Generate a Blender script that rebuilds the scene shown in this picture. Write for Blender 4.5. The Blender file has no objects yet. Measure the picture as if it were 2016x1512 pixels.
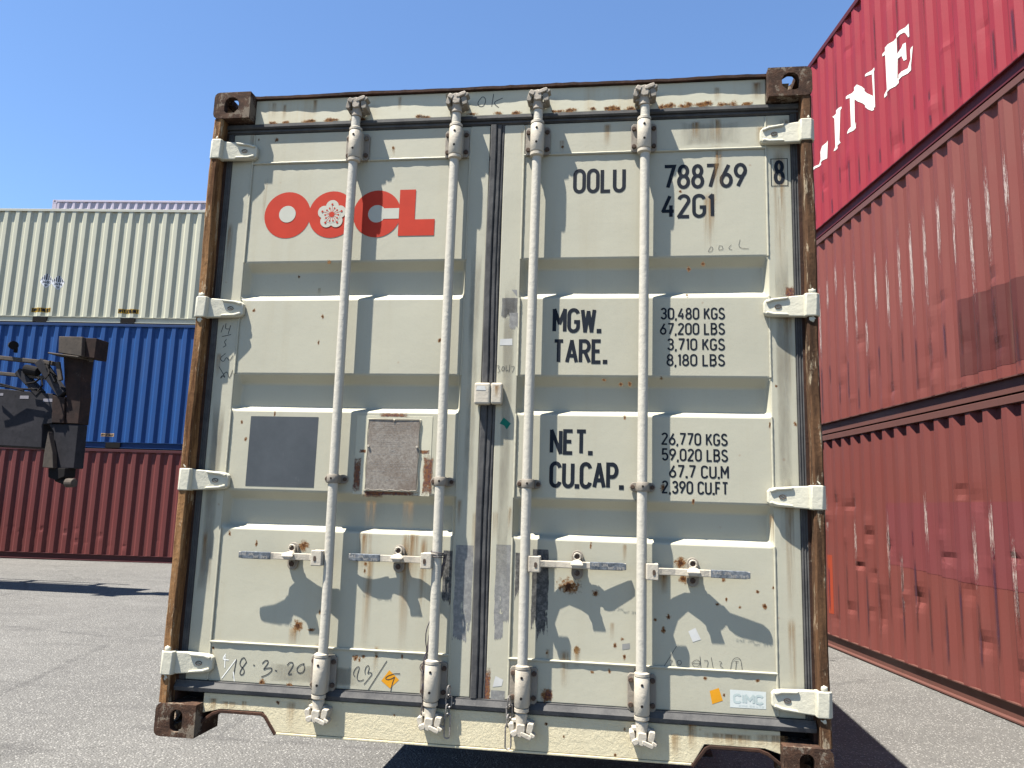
import bpy, bmesh, math, random
from mathutils import Vector, Matrix
R = math.radians
scene = bpy.context.scene
COL = scene.collection
# ---------------------------------------------------------------- camera
G = 0.737                                   # container floor above the yard
cam_d = bpy.data.cameras.new("camera"); cam = bpy.data.objects.new("camera", cam_d); COL.objects.link(cam)
cam_d.sensor_width = 36; cam_d.lens = 27.442; cam_d.clip_start = 0.05; cam_d.clip_end = 2000
yaw, pitch, roll = R(-8.0224), R(9.0122), R(1.769)
_r = Vector((math.cos(yaw), -math.sin(yaw), 0)); _f = Vector((math.sin(yaw)*math.cos(pitch), math.cos(yaw)*math.cos(pitch), math.sin(pitch)))
_u = _r.cross(_f)
_r2 = _r*math.cos(roll) + _u*math.sin(roll); _u2 = -_r*math.sin(roll) + _u*math.cos(roll)
_m = Matrix((_r2, _u2, -_f)).transposed().to_4x4(); _m.translation = Vector((0.5038, -2.8867, 1.620))
cam.matrix_world = _m
scene.camera = cam
# ---------------------------------------------------------------- sky, sun, exposure
SUN = Vector((-0.36, -0.24, 1.0)).normalized()      # towards the sun
elev = math.asin(SUN.z); azim = math.atan2(SUN.x, SUN.y)
w = bpy.data.worlds.new("World"); scene.world = w; w.use_nodes = True
nt = w.node_tree; nt.nodes.clear()
sky = nt.nodes.new('ShaderNodeTexSky'); sky.sky_type = 'NISHITA'; sky.sun_disc = False
sky.sun_elevation = elev; sky.sun_rotation = azim
sky.altitude = 0; sky.air_density = 1.0; sky.dust_density = 0.0; sky.ozone_density = 7.0
bg = nt.nodes.new('ShaderNodeBackground'); bg.inputs['Strength'].default_value = 0.06
wo = nt.nodes.new('ShaderNodeOutputWorld')
nt.links.new(sky.outputs[0], bg.inputs['Color']); nt.links.new(bg.outputs[0], wo.inputs[0])
sd = bpy.data.lights.new("sun", 'SUN'); sd.energy = 5.0; sd.angle = R(0.53); sd.color = (1.0, 0.95, 0.87)
so = bpy.data.objects.new("sun", sd); COL.objects.link(so); so.rotation_euler = SUN.to_track_quat('Z', 'Y').to_euler(); so.location = (-8, -8, 20)
scene.view_settings.view_transform = 'Standard'; scene.view_settings.look = 'None'; scene.view_settings.exposure = 1.93; scene.view_settings.gamma = 1
scene.render.resolution_x = 1024; scene.render.resolution_y = 768

# ================================================================ materials
ALB = .86        # overall albedo trim
class NT:
    def __init__(s, name):
        s.m = bpy.data.materials.new(name); s.m.use_nodes = True; s.t = s.m.node_tree; s.t.nodes.clear()
        s.out = s.n('ShaderNodeOutputMaterial'); s.p = s.n('ShaderNodeBsdfPrincipled'); s.l(s.p.outputs[0], s.out.inputs[0])
        s.tc = s.n('ShaderNodeTexCoord'); s._obj = s.tc.outputs['Object']
    def n(s, t): return s.t.nodes.new(t)
    def l(s, a, b): s.t.links.new(a, b)
    def setv(s, inp, v):
        if isinstance(v, (int, float)): inp.default_value = v
        elif isinstance(v, tuple): inp.default_value = tuple(x*ALB for x in v[:3]) + (1,)
        else: s.l(v, inp)
    def mapping(s, scale, vec=None, loc=None):
        m = s.n('ShaderNodeMapping'); s.l(vec or s._obj, m.inputs['Vector']); m.inputs['Scale'].default_value = scale
        if loc: m.inputs['Location'].default_value = loc
        return m.outputs[0]
    def noise(s, scale, detail=4, rough=.6, vec=None, out='Fac'):
        n = s.n('ShaderNodeTexNoise'); n.inputs['Scale'].default_value = scale; n.inputs['Detail'].default_value = detail; n.inputs['Roughness'].default_value = rough
        s.l(vec or s._obj, n.inputs['Vector']); return n.outputs[out]
    def vor(s, scale, vec=None, out='Distance', feat='F1', rnd=1):
        n = s.n('ShaderNodeTexVoronoi'); n.feature = feat; n.inputs['Scale'].default_value = scale; n.inputs['Randomness'].default_value = rnd
        s.l(vec or s._obj, n.inputs['Vector']); return n.outputs[out]
    def rng(s, v, a, b, c=0., d=1.):
        n = s.n('ShaderNodeMapRange'); s.setv(n.inputs[0], v); n.inputs[1].default_value = a; n.inputs[2].default_value = b; n.inputs[3].default_value = c; n.inputs[4].default_value = d
        n.interpolation_type = 'SMOOTHSTEP'; return n.outputs[0]
    def math(s, op, a, b=0.5):
        n = s.n('ShaderNodeMath'); n.operation = op; s.setv(n.inputs[0], a); s.setv(n.inputs[1], b); return n.outputs[0]
    def mix(s, f, a, b):
        n = s.n('ShaderNodeMix'); n.data_type = 'RGBA'; s.setv(n.inputs[0], f); s.setv(n.inputs[6], a); s.setv(n.inputs[7], b); return n.outputs[2]
    def bump(s, h, strength=.3, dist=.01, prev=None):
        n = s.n('ShaderNodeBump'); n.inputs['Strength'].default_value = strength; n.inputs['Distance'].default_value = dist; s.l(h, n.inputs['Height'])
        if prev: s.l(prev, n.inputs['Normal'])
        s.l(n.outputs[0], s.p.inputs['Normal']); return n.outputs[0]
    def fin(s, col, rough=.5, metal=0., alpha=None, spec=.5):
        s.setv(s.p.inputs['Base Color'], col); s.setv(s.p.inputs['Roughness'], rough); s.setv(s.p.inputs['Metallic'], metal)
        s.p.inputs['Specular IOR Level'].default_value = spec
        if alpha is not None: s.setv(s.p.inputs['Alpha'], alpha)
        return s.m

def paint(name, base, dirt=(.22,.17,.11), dirt_amt=.35, rust_amt=.5, bumpy=.12, rough=.48, flake=0., chalk=.0, streak_x=9, buckle=0.):
    m = NT(name)
    big = m.noise(1.7, 5, .6); fine = m.noise(38, 4, .7)
    st = m.noise(1, 6, .65, m.mapping((streak_x, streak_x, .55)))
    c = m.mix(m.rng(big, .3, .75, 0, .45), base, tuple(x*.86 for x in base))
    if chalk: c = m.mix(m.rng(m.noise(1, 5, .7, m.mapping((5, 5, .35))), .45, .8, 0, chalk), c, tuple(min(1, x*1.3+.018) for x in base))
    c = m.mix(m.rng(st, .5, .82, 0, dirt_amt), c, dirt)
    c = m.mix(m.rng(m.noise(170, 2, .6), .55, .8, 0, .22), c, tuple(x*.55 for x in base))
    # small rust pits
    pit = m.vor(7.0); pitn = m.noise(60, 3, .7)
    pf = m.math('MULTIPLY', m.rng(m.math('ADD', pit, m.math('MULTIPLY', pitn, .07)), .045, .085, 1, 0), rust_amt)
    c = m.mix(pf, c, (.2, .075, .025))
    rb = m.math('MULTIPLY', m.rng(m.noise(11, 8, .75), .66, .74), rust_amt*.55)
    c = m.mix(rb, c, (.16, .07, .03))
    h = m.math('ADD', fine, m.math('MULTIPLY', m.noise(3.2, 2, .4), buckle)) if buckle else fine
    if flake:
        fl = m.vor(26, m.mapping((1,1,1), loc=(3,3,3)), feat='DISTANCE_TO_EDGE')
        fn = m.rng(m.noise(48, 8, .8), .44, .60)
        h = m.math('ADD', fine, m.math('MULTIPLY', fn, flake*3))
        c = m.mix(m.rng(m.noise(70, 6, .8), .66, .7, 0, .55*flake), c, (.13, .09, .05))
    m.bump(h, bumpy, .004 if not flake else .006)
    return m.fin(c, m.rng(big, .3, .7, rough-.02, rough+.14), spec=.22)

def rusty(name, a=(.075,.038,.022), b=(.16,.075,.035), c2=(.30,.26,.20), amt=.25, vert=False, bump=.6, sc=1.0):
    m = NT(name)
    v = m.mapping((22, 22, 2.2)) if vert else m.mapping((9*sc, 9*sc, 9*sc))
    n1 = m.noise(1, 8, .75, v); n2 = m.noise(55*sc, 5, .75)
    c = m.mix(m.rng(n1, .35, .68), a, b)
    c = m.mix(m.rng(n2, .5, .75, 0, .6), c, tuple(x*.45 for x in a))
    n3 = m.noise(1.0 if vert else 4*sc, 9, .8, m.mapping((30, 30, 5)) if vert else None)
    c = m.mix(m.rng(n3, .66-.25*amt, .70-.25*amt, 0, .85), c, c2)
    m.bump(m.math('ADD', n2, n1), bump, .004)
    return m.fin(c, .9, spec=.12)

CREAM = (.368, .352, .272)
M = {}
M['cream'] = paint('cream_paint', CREAM, rust_amt=.4, dirt=(.30,.26,.17), dirt_amt=.34, buckle=9.)
M['header'] = paint('cream_paint_header', (.44,.42,.32), rust_amt=.55, dirt=(.34,.23,.10), dirt_amt=.5)
M['sill'] = paint('flaking_cream_paint', (.54,.48,.325), dirt=(.30,.22,.12), dirt_amt=.35, rust_amt=.3, bumpy=.32, flake=.6, rough=.6)
M['gear'] = paint('cream_hardware_paint', (.40,.36,.29), dirt=(.14,.11,.085), dirt_amt=.6, rust_amt=.5, bumpy=.5, rough=.5)
M['rod'] = paint('chalky_rod_paint', (.40,.375,.315), dirt=(.27,.27,.27), dirt_amt=.5, rust_amt=.25, bumpy=.6, rough=.45, chalk=.3)
M['cam'] = paint('worn_cam_paint', (.30,.26,.21), dirt=(.09,.07,.055), dirt_amt=.8, rust_amt=.8, bumpy=.6, rough=.6)
M['hinge'] = paint('cream_hinge_paint', (.46,.44,.35), dirt=(.3,.24,.16), dirt_amt=.2, rust_amt=.45, bumpy=.5, rough=.5)
M['bracket'] = paint('dirty_bracket_paint', (.21,.185,.15), dirt=(.09,.065,.05), dirt_amt=.6, rust_amt=.7, bumpy=.5, rough=.6)
M['rust'] = rusty('rusted_casting_steel', (.030,.018,.013), (.085,.046,.029), (.17,.14,.105), .55, sc=2.6, bump=.8)
M['rust_edge'] = rusty('rusted_edge_steel', (.028,.017,.013), (.060,.030,.020), (.2,.17,.13), .12)
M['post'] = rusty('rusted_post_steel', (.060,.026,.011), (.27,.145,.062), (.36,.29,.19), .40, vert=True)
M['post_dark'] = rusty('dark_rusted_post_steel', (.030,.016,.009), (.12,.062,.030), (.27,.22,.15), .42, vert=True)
M['bolt'] = rusty('rusted_bolt_steel', (.055,.036,.027), (.09,.065,.05), (.15,.13,.10), .3)
def rubber():
    m = NT('weathered_rubber'); n = m.noise(1, 6, .7, m.mapping((8, 8, 8))); f = m.noise(120, 3, .7)
    c = m.mix(m.rng(n, .3, .7), (.045,.045,.046), (.085,.083,.08)); c = m.mix(m.rng(f, .6, .75, 0, .5), c, (.13,.125,.115))
    m.bump(f, .3, .002); return m.fin(c, .85, spec=.12)
M['rubber'] = rubber()
def steel(name, a, b, metal=.6, rough=.45):
    m = NT(name); n = m.noise(60, 6, .75); c = m.mix(m.rng(n, .35, .65), a, b); m.bump(n, .4, .002); return m.fin(c, rough, metal)
M['grip'] = steel('bare_grip_steel', (.07,.08,.09), (.18,.195,.21), .45, .5)
M['chain'] = steel('chain_steel', (.13,.12,.11), (.30,.28,.26), .5, .5)
M['wire'] = steel('old_wire', (.03,.025,.055), (.10,.08,.06), .2, .7)
def flat(name, col, rough=.55, var=.12, wear=0., wearcol=CREAM, sc=1.):
    m = NT(name); n = m.noise(14*sc, 6, .7); c = m.mix(m.rng(n, .3, .7), col, tuple(x*(1-var) for x in col))
    if wear: c = m.mix(m.rng(m.noise(45*sc, 8, .85), .70-.12*wear, .73-.12*wear), c, wearcol)
    return m.fin(c, rough+.1, spec=.12)
M['ink'] = flat('black_marking_paint', (.009,.013,.020), .5, .3, .25)
M['red_logo'] = flat('red_marking_paint', (.385,.033,.016), .5, .10, .15)
M['cream_mark'] = flat('cream_marking_paint', (.40,.395,.335), .5, .06)
M['marker'] = flat('marker_ink', (.05,.052,.055), .6, .3)
M['chalkw'] = flat('white_chalk', (.78,.78,.74), .8, .1, .35)
def slate():
    m = NT('slate_grey_film'); n = m.noise(6, 6, .7); c = m.mix(m.rng(n, .3, .75), (.045,.052,.058), (.060,.068,.075))
    sc = m.noise(1, 3, .8, m.mapping((160, 1, 9))); c = m.mix(m.rng(sc, .68, .75, 0, .35), c, (.2,.2,.2)); return m.fin(c, .6, spec=.2)
M['slate'] = slate()
def plate_mat():
    m = NT('corroded_data_plate'); n = m.noise(90, 6, .8); n2 = m.noise(7, 6, .7)
    c = m.mix(m.rng(n, .35, .65), (.150,.125,.100), (.255,.225,.185)); c = m.mix(m.rng(n2, .4, .7, 0, .6), c, (.10,.065,.042)); m.bump(n, .5, .002); return m.fin(c, .55, .25)
M['plate'] = plate_mat()
M['plate_text'] = flat('plate_text', (.28,.265,.24), .6)
M['yellow'] = flat('yellow_sticker', (.58,.26,.015), .55, .12)
M['green'] = flat('green_sticker', (.005,.13,.09), .5, .15)
M['white'] = flat('white_label', (.50,.53,.50), .5, .06, .2, (.4,.4,.36))
M['paper'] = flat('torn_white_paper', (.47,.47,.45), .7, .15, .3, (.2,.2,.2))
M['teal'] = flat('faded_teal_print', (.38,.44,.42), .5, .1)
M['black'] = flat('dark_opening', (.012,.011,.011), .9)
M['ridge'] = paint('grey_worn_edge', (.34,.33,.29), rust_amt=.3)

# alpha-edged stains; every stain quad has its own UV square and a seed
def stain(name, mode, cols):
    m = NT(name); uv = m.n('ShaderNodeUVMap'); uv.uv_map = 'UVMap'; sd_ = m.n('ShaderNodeUVMap'); sd_.uv_map = 'seed'
    sep = m.n('ShaderNodeSeparateXYZ'); m.l(uv.outputs[0], sep.inputs[0]); u, v = sep.outputs[0], sep.outputs[1]
    add = m.n('ShaderNodeVectorMath'); add.operation = 'ADD'; m.l(m._obj, add.inputs[0]); m.l(sd_.outputs[0], add.inputs[1]); P = add.outputs[0]
    du = m.math('ABSOLUTE', m.math('SUBTRACT', m.math('MULTIPLY', u, 2.), 1.)); dv = m.math('ABSOLUTE', m.math('SUBTRACT', m.math('MULTIPLY', v, 2.), 1.))
    if mode == 'spot':
        d = m.math('SQRT', m.math('ADD', m.math('MULTIPLY', du, du), m.math('MULTIPLY', dv, dv)))
        n = m.noise(95, 6, .8, P); f = m.math('ADD', m.math('SUBTRACT', 1., d), m.math('MULTIPLY', m.math('SUBTRACT', n, .5), 2.3))
        a = m.math('MULTIPLY', m.rng(f, .30, .75, 0, .95), m.rng(d, 1., .75)); core = m.rng(f, .62, .85)
    elif mode == 'streak':
        n = m.noise(1, 5, .7, m.mapping((70, 70, 2.5), P)); edge = m.math('SUBTRACT', 1., m.math('POWER', du, 1.6))
        f = m.math('MULTIPLY', m.math('MULTIPLY', edge, m.math('POWER', v, 1.2)), m.rng(n, .34, .64))
        a = m.math('MULTIPLY', f, m.rng(m.math('ADD', dv, m.math('MULTIPLY', m.math('SUBTRACT', n, .5), .5)), .70, 1., .9, 0)); core = m.rng(f, .5, .9)
    elif mode == 'patch':
        n = m.noise(1, 7, .7, m.mapping((42, 42, 8), P)); e = m.math('SUBTRACT', 1., m.math('MAXIMUM', m.math('POWER', du, 5.), m.math('POWER', m.math('SUBTRACT', 1., v), 2.2)))
        a = m.rng(m.math('ADD', e, m.math('MULTIPLY', m.math('SUBTRACT', n, .5), 1.9)), .40, .44, 0, .9); core = m.rng(m.noise(60, 6, .8, P), .4, .7)
    elif mode == 'bloom':
        n = m.noise(85, 8, .85, P); e = m.math('SUBTRACT', 1., m.math('MAXIMUM', m.math('POWER', du, 2.), m.math('POWER', dv, 2.)))
        a = m.rng(m.math('MULTIPLY', m.math('ADD', e, .25), n), .36, .56, 0, .85); core = m.rng(m.noise(130, 6, .85, P), .42, .62)
    elif mode == 'scratch':
        n = m.noise(1, 6, .85, m.mapping((150, 150, 7), P)); e = m.math('SUBTRACT', 1., m.math('POWER', dv, 2.))
        a = m.rng(m.math('MULTIPLY', n, m.math('ADD', .55, m.math('MULTIPLY', e, .62))), .585, .615, 0, .85); core = m.rng(n, .4, .7)
    elif mode == 'wash':
        n = m.noise(1, 5, .7, m.mapping((5, 5, 1.2), P)); e = m.math('SUBTRACT', 1., m.math('MAXIMUM', m.math('POWER', du, 3.), m.math('POWER', dv, 4.)))
        a = m.rng(m.math('MULTIPLY', n, e), .25, .6, 0, .55); core = m.rng(n, .4, .7)
    c = m.mix(core, cols[0], cols[1])
    return m.fin(c, .85, 0, a, .08)
M['s_spot'] = stain('rust_spot_stain', 'spot', ((.24,.115,.04), (.045,.018,.010)))
M['s_streak'] = stain('rust_run_stain', 'streak', ((.31,.185,.075), (.16,.062,.022)))
M['s_patch'] = stain('tape_residue', 'patch', ((.17,.17,.165), (.28,.275,.255)))
M['s_dark'] = stain('grime_stain', 'patch', ((.055,.055,.054), (.18,.175,.165)))
M['s_rustp'] = stain('rust_bloom', 'bloom', ((.20,.085,.03), (.06,.028,.05)))
M['s_scr'] = stain('bare_scratches', 'scratch', ((.42,.33,.30), (.50,.42,.38)))
M['s_wash'] = stain('brown_dirt_wash', 'wash', ((.07,.034,.026), (.05,.026,.055)))
M['s_grime'] = stain('soft_grime', 'wash', ((.28,.262,.205), (.22,.20,.155)))
M['s_dent'] = stain('rusty_dent_stain', 'bloom', ((.13,.03,.05), (.04,.017,.013)))

# ================================================================ mesh helpers
class MB:
    def __init__(s): s.v = []; s.f = []; s.uv = {}; s.sd = {}
    def add(s, vs, fs):
        o = len(s.v); s.v += [tuple(v) for v in vs]; s.f += [tuple(i+o for i in f) for f in fs]; return s
    def box(s, x0, x1, y0, y1, z0, z1):
        return s.add([(x0,y0,z0),(x1,y0,z0),(x1,y1,z0),(x0,y1,z0),(x0,y0,z1),(x1,y0,z1),(x1,y1,z1),(x0,y1,z1)],
                     [(0,3,2,1),(4,5,6,7),(0,1,5,4),(1,2,6,5),(2,3,7,6),(3,0,4,7)])
    def prism(s, pts, y0, y1, axis='y'):
        # outline pts in the plane normal to axis
        n = len(pts)
        def P(a, b, t): return (a, t, b) if axis == 'y' else ((a, b, t) if axis == 'z' else (t, a, b))
        area = sum(pts[i][0]*pts[(i+1)%n][1]-pts[(i+1)%n][0]*pts[i][1] for i in range(n))
        if area < 0: pts = pts[::-1]
        vs = [P(a, b, y0) for a, b in pts] + [P(a, b, y1) for a, b in pts]
        fs = [tuple(range(n)), tuple(range(2*n-1, n-1, -1))] + [(i, i+n, (i+1)%n+n, (i+1)%n) for i in range(n)]
        if axis == 'z' or axis == 'x': fs = [f[::-1] for f in fs]
        return s.add(vs, fs)
    def cyl(s, p0, p1, r0, r1=None, n=16, caps=True):
        r1 = r0 if r1 is None else r1; p0 = Vector(p0); p1 = Vector(p1); d = (p1-p0).normalized()
        a = d.orthogonal().normalized(); b = d.cross(a)
        vs = [p0+a*math.cos(t)*r0+b*math.sin(t)*r0 for t in [2*math.pi*i/n for i in range(n)]] + [p1+a*math.cos(t)*r1+b*math.sin(t)*r1 for t in [2*math.pi*i/n for i in range(n)]]
        fs = [(i, (i+1)%n, (i+1)%n+n, i+n) for i in range(n)]
        if caps: fs += [tuple(range(n-1, -1, -1)), tuple(range(n, 2*n))]
        return s.add(vs, fs)
    def lathe(s, x, y, prof, n=20):
        # vertical lathe, prof = [(r,z)...] upwards
        vs = []; fs = []
        for r, z in prof: vs += [(x+r*math.cos(2*math.pi*i/n), y+r*math.sin(2*math.pi*i/n), z) for i in range(n)]
        for k in range(len(prof)-1): fs += [(k*n+i, k*n+(i+1)%n, (k+1)*n+(i+1)%n, (k+1)*n+i) for i in range(n)]
        fs += [tuple(range(n-1, -1, -1)), tuple(range((len(prof)-1)*n, len(prof)*n))]
        return s.add(vs, fs)
    def tube(s, pts, r, n=8, closed=False):
        pts = [Vector(p) for p in pts]; m = len(pts); vs = []; fs = []
        ref = Vector((0.31, 0.17, 0.93))
        for i, p in enumerate(pts):
            a = pts[(i-1)%m] if (i > 0 or closed) else p; b = pts[(i+1)%m] if (i < m-1 or closed) else p
            d = (b-a).normalized(); u = d.cross(ref).normalized(); v = d.cross(u)
            rr = r[i] if isinstance(r, (list, tuple)) else r
            vs += [p+u*rr*math.cos(2*math.pi*k/n)+v*rr*math.sin(2*math.pi*k/n) for k in range(n)]
        for i in range(m if closed else m-1):
            j = (i+1) % m; fs += [(i*n+k, i*n+(k+1)%n, j*n+(k+1)%n, j*n+k) for k in range(n)]
        if not closed: fs += [tuple(range(n-1, -1, -1)), tuple(range((m-1)*n, m*n))]
        return s.add(vs, fs)
    def blob(s, c, r, seed=0, n=10, amp=.25, sq=(1,1,1)):
        rnd = random.Random(seed); vs = []; fs = []; m = n//2+1
        for j in range(m+1):
            th = math.pi*j/m
            for i in range(n):
                ph = 2*math.pi*i/n; k = r*(1+amp*(rnd.random()-.5)*2)
                vs.append((c[0]+k*sq[0]*math.sin(th)*math.cos(ph), c[1]+k*sq[1]*math.sin(th)*math.sin(ph), c[2]+k*sq[2]*math.cos(th)))
        for j in range(m): fs += [(j*n+i, (j+1)*n+i, (j+1)*n+(i+1)%n, j*n+(i+1)%n) for i in range(n)]
        return s.add(vs, fs)
    def quad(s, x, z, wd, h, y, seed=0.):
        # upright stain quad facing -y, centred at x, z
        i0 = len(s.f); o = [(x-wd/2,y,z-h/2),(x+wd/2,y,z-h/2),(x+wd/2,y,z+h/2),(x-wd/2,y,z+h/2)]
        s.add(o, [(0,1,2,3)]); s.uv[i0] = [(0,0),(1,0),(1,1),(0,1)]; s.sd[i0] = seed; return s
    def ribbon(s, pts, w_, y, closed=False):
        # flat stroke in the xz plane with mitred joints
        n = len(pts); P = [Vector((p[0], p[1])) for p in pts]; L = []; Rr = []
        if not closed:      # acute corners are two strokes, as a stencil cutter lays them
            for i in range(1, n-1):
                a_ = (P[i]-P[i-1]).normalized(); b_ = (P[i+1]-P[i]).normalized()
                if a_.dot(b_) < -.3:
                    e = w_*.28; s.ribbon([tuple(p) for p in P[:i]]+[tuple(P[i]+a_*e)], w_, y, False)
                    return s.ribbon([tuple(P[i]-b_*e)]+[tuple(p) for p in P[i+1:]], w_, y-.00003, False)
        for i in range(n):
            a = P[(i-1)%n] if (i > 0 or closed) else None; b = P[(i+1)%n] if (i < n-1 or closed) else None
            d0 = (P[i]-a).normalized() if a is not None else None; d1 = (b-P[i]).normalized() if b is not None else None
            if d0 is None: d0 = d1
            if d1 is None: d1 = d0
            t = (d0+d1); t = t.normalized() if t.length > 1e-6 else d0
            nn = Vector((-t.y, t.x)); c = max(.45, nn.dot(Vector((-d0.y, d0.x)))); o = nn*(w_/2/c)
            L.append(P[i]+o); Rr.append(P[i]-o)
        vs = [(p.x, y, p.y) for p in L] + [(p.x, y, p.y) for p in Rr]
        fs = [(i, i+n, (i+1)%n+n, (i+1)%n) for i in range(n if closed else n-1)]
        return s.add(vs, fs)
    def build(s, name, mat, parent=None, bevel=0, smooth=False, seg=2, fixn=True):
        me = bpy.data.meshes.new(name); me.from_pydata(s.v, [], s.f)
        if s.uv:
            ul = me.uv_layers.new(name='UVMap'); sl = me.uv_layers.new(name='seed')
            for p in me.polygons:
                for k, li in enumerate(p.loop_indices):
                    ul.data[li].uv = s.uv[p.index][k]; sl.data[li].uv = (s.sd[p.index], s.sd[p.index]*.7)
        mats = mat if isinstance(mat, (list, tuple)) else [mat]
        for m_ in mats: me.materials.append(m_)
        if fixn:
            b = bmesh.new(); b.from_mesh(me); bmesh.ops.recalc_face_normals(b, faces=b.faces); b.to_mesh(me); b.free()
        if smooth:
            for p in me.polygons: p.use_smooth = True
            me.set_sharp_from_angle(angle=R(40))
        o = bpy.data.objects.new(name, me); COL.objects.link(o)
        if parent: o.parent = parent
        if bevel:
            bm_ = o.modifiers.new('bevel', 'BEVEL'); bm_.width = bevel; bm_.segments = seg; bm_.limit_method = 'ANGLE'; bm_.angle_limit = R(35)
        return o

def tag(o, label=None, cat=None, group=None, kind=None):
    if label: o['label'] = label
    if cat: o['category'] = cat
    if group: o['group'] = group
    if kind: o['kind'] = kind
    return o
def empty(name, loc, rz=0):
    o = bpy.data.objects.new(name, None); COL.objects.link(o); o.location = loc; o.rotation_euler = (0,0,rz); o.empty_display_size = .2; return o
def booled(o, cutters, name):
    # apply boolean differences and keep only the result
    objs = []
    for c in cutters:
        md = o.modifiers.new('cut', 'BOOLEAN'); md.operation = 'DIFFERENCE'; md.solver = 'EXACT'; md.object = c; objs.append(c)
    dg = bpy.context.evaluated_depsgraph_get(); ev = o.evaluated_get(dg); me = bpy.data.meshes.new_from_object(ev); me.name = name
    for md in list(o.modifiers): o.modifiers.remove(md)
    o.data = me
    for c in objs: bpy.data.objects.remove(c, do_unlink=True)
    return o

# ================================================================ stroke lettering
def arc(cx, cy, rx, ry, a0, a1, n=9): return [(cx+rx*math.cos(R(a0+(a1-a0)*i/n)), cy+ry*math.sin(R(a0+(a1-a0)*i/n))) for i in range(n+1)]
W_ = .40; q = W_/2
GL = {}
def g(ch, wd, *st): GL[ch] = (wd, st)
g('O', W_, ('c', arc(q,1-q*1.15,q,q*1.15,0,180)+arc(q,q*1.15,q,q*1.15,180,360))); GL['0'] = GL['O']
g('L', .34, ('o', [(0,1),(0,0),(.34,0)])); g('U', W_, ('o', [(0,1)]+arc(q,q*1.1,q,q*1.1,180,360)+[(W_,1)]))
g('7', W_, ('o', [(0,1),(W_,1),(.13,0)])); g('1', .14, ('o', [(0,.86),(.12,1),(.12,0)]))
g('8', W_, ('c', arc(q,.76,.165,.24,-90,270,16)[:-1]), ('c', arc(q,.265,q,.265,90,450,16)[:-1]))
g('6', W_, ('c', arc(q,.28,q,.28,90,450,16)[:-1]), ('o', [(.31,1),(.02,.36)])); g('9', W_, ('c', arc(q,.72,q,.28,90,450,16)[:-1]), ('o', [(.09,0),(.38,.64)]))
g('4', .42, ('o', [(.27,1),(0,.27),(.42,.27)]), ('o', [(.31,.55),(.31,0)]))
g('2', W_, ('o', arc(q,.78,q*.95,.22,165,-25)+[(0,0),(W_,0)])); g('3', W_, ('o', arc(q,.76,q*.9,.24,160,-80)+[(.14,.53)]), ('o', [(.16,.53)]+arc(q,.27,q,.27,80,-160)))
g('5', W_, ('o', [(.37,1),(.04,1),(.02,.55)]+arc(q,.30,q,.30,120,-155)))
g('G', W_, ('o', arc(q,1-q*1.15,q,q*1.15,15,180)+arc(q,q*1.15,q,q*1.15,180,360)+[(W_,.44),(.22,.44)]))
g('C', W_, ('o', arc(q,1-q*1.15,q,q*1.15,10,180)+arc(q,q*1.15,q,q*1.15,180,350)))
g('M', .46, ('o', [(0,0),(0,1),(.23,.38),(.46,1),(.46,0)])); g('W', .52, ('o', [(0,1),(.12,0),(.26,.9),(.40,0),(.52,1)]))
g('T', W_, ('o', [(0,1),(W_,1)]), ('o', [(q,1),(q,0)])); g('A', .44, ('o', [(0,0),(.22,1),(.44,0)]), ('o', [(.08,.3),(.36,.3)]))
g('R', W_, ('o', [(0,0),(0,1),(.22,1)]+arc(.20,.75,.19,.25,90,-90)+[(.01,.5)]), ('o', [(.2,.5),(.41,0)])); g('P', W_, ('o', [(0,0),(0,1),(.22,1)]+arc(.20,.73,.19,.27,90,-90)+[(.01,.46)]))
g('E', .34, ('o', [(.34,1),(0,1),(0,0),(.34,0)]), ('o', [(0,.52),(.29,.52)])); g('F', .33, ('o', [(.33,1),(0,1),(0,0)]), ('o', [(0,.52),(.28,.52)]))
g('N', W_, ('o', [(0,0),(0,1),(W_,0),(W_,1)])); g('K', .38, ('o', [(0,0),(0,1)]), ('o', [(.36,1),(0,.36)]), ('o', [(.13,.58),(.38,0)]))
g('S', W_, ('o', arc(q,.76,q*.9,.24,20,200)+[(.07,.6),(.33,.42)]+arc(q,.25,q,.25,20,-165))); g('B', W_, ('o', [(.01,.53),(.18,.53)]+arc(.19,.765,.175,.235,-90,90)+[(0,1),(0,0),(.2,0)]+arc(.20,.265,.19,.265,-90,90)+[(.18,.53)]))
g('I', .02, ('o', [(.01,0),(.01,1)])); g('J', .3, ('o', [(.3,1)]+arc(.15,.18,.15,.18,0,-170))); g('Y', W_, ('o', [(0,1),(q,.5),(W_,1)]), ('o', [(q,.5),(q,0)]))
g('D', W_, ('o', [(.01,0),(0,1),(.15,1)]+arc(.16,.5,.23,.5,90,-90)+[(0,0)])); g('-', .2, ('o', [(0,.5),(.2,.5)]))
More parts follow.
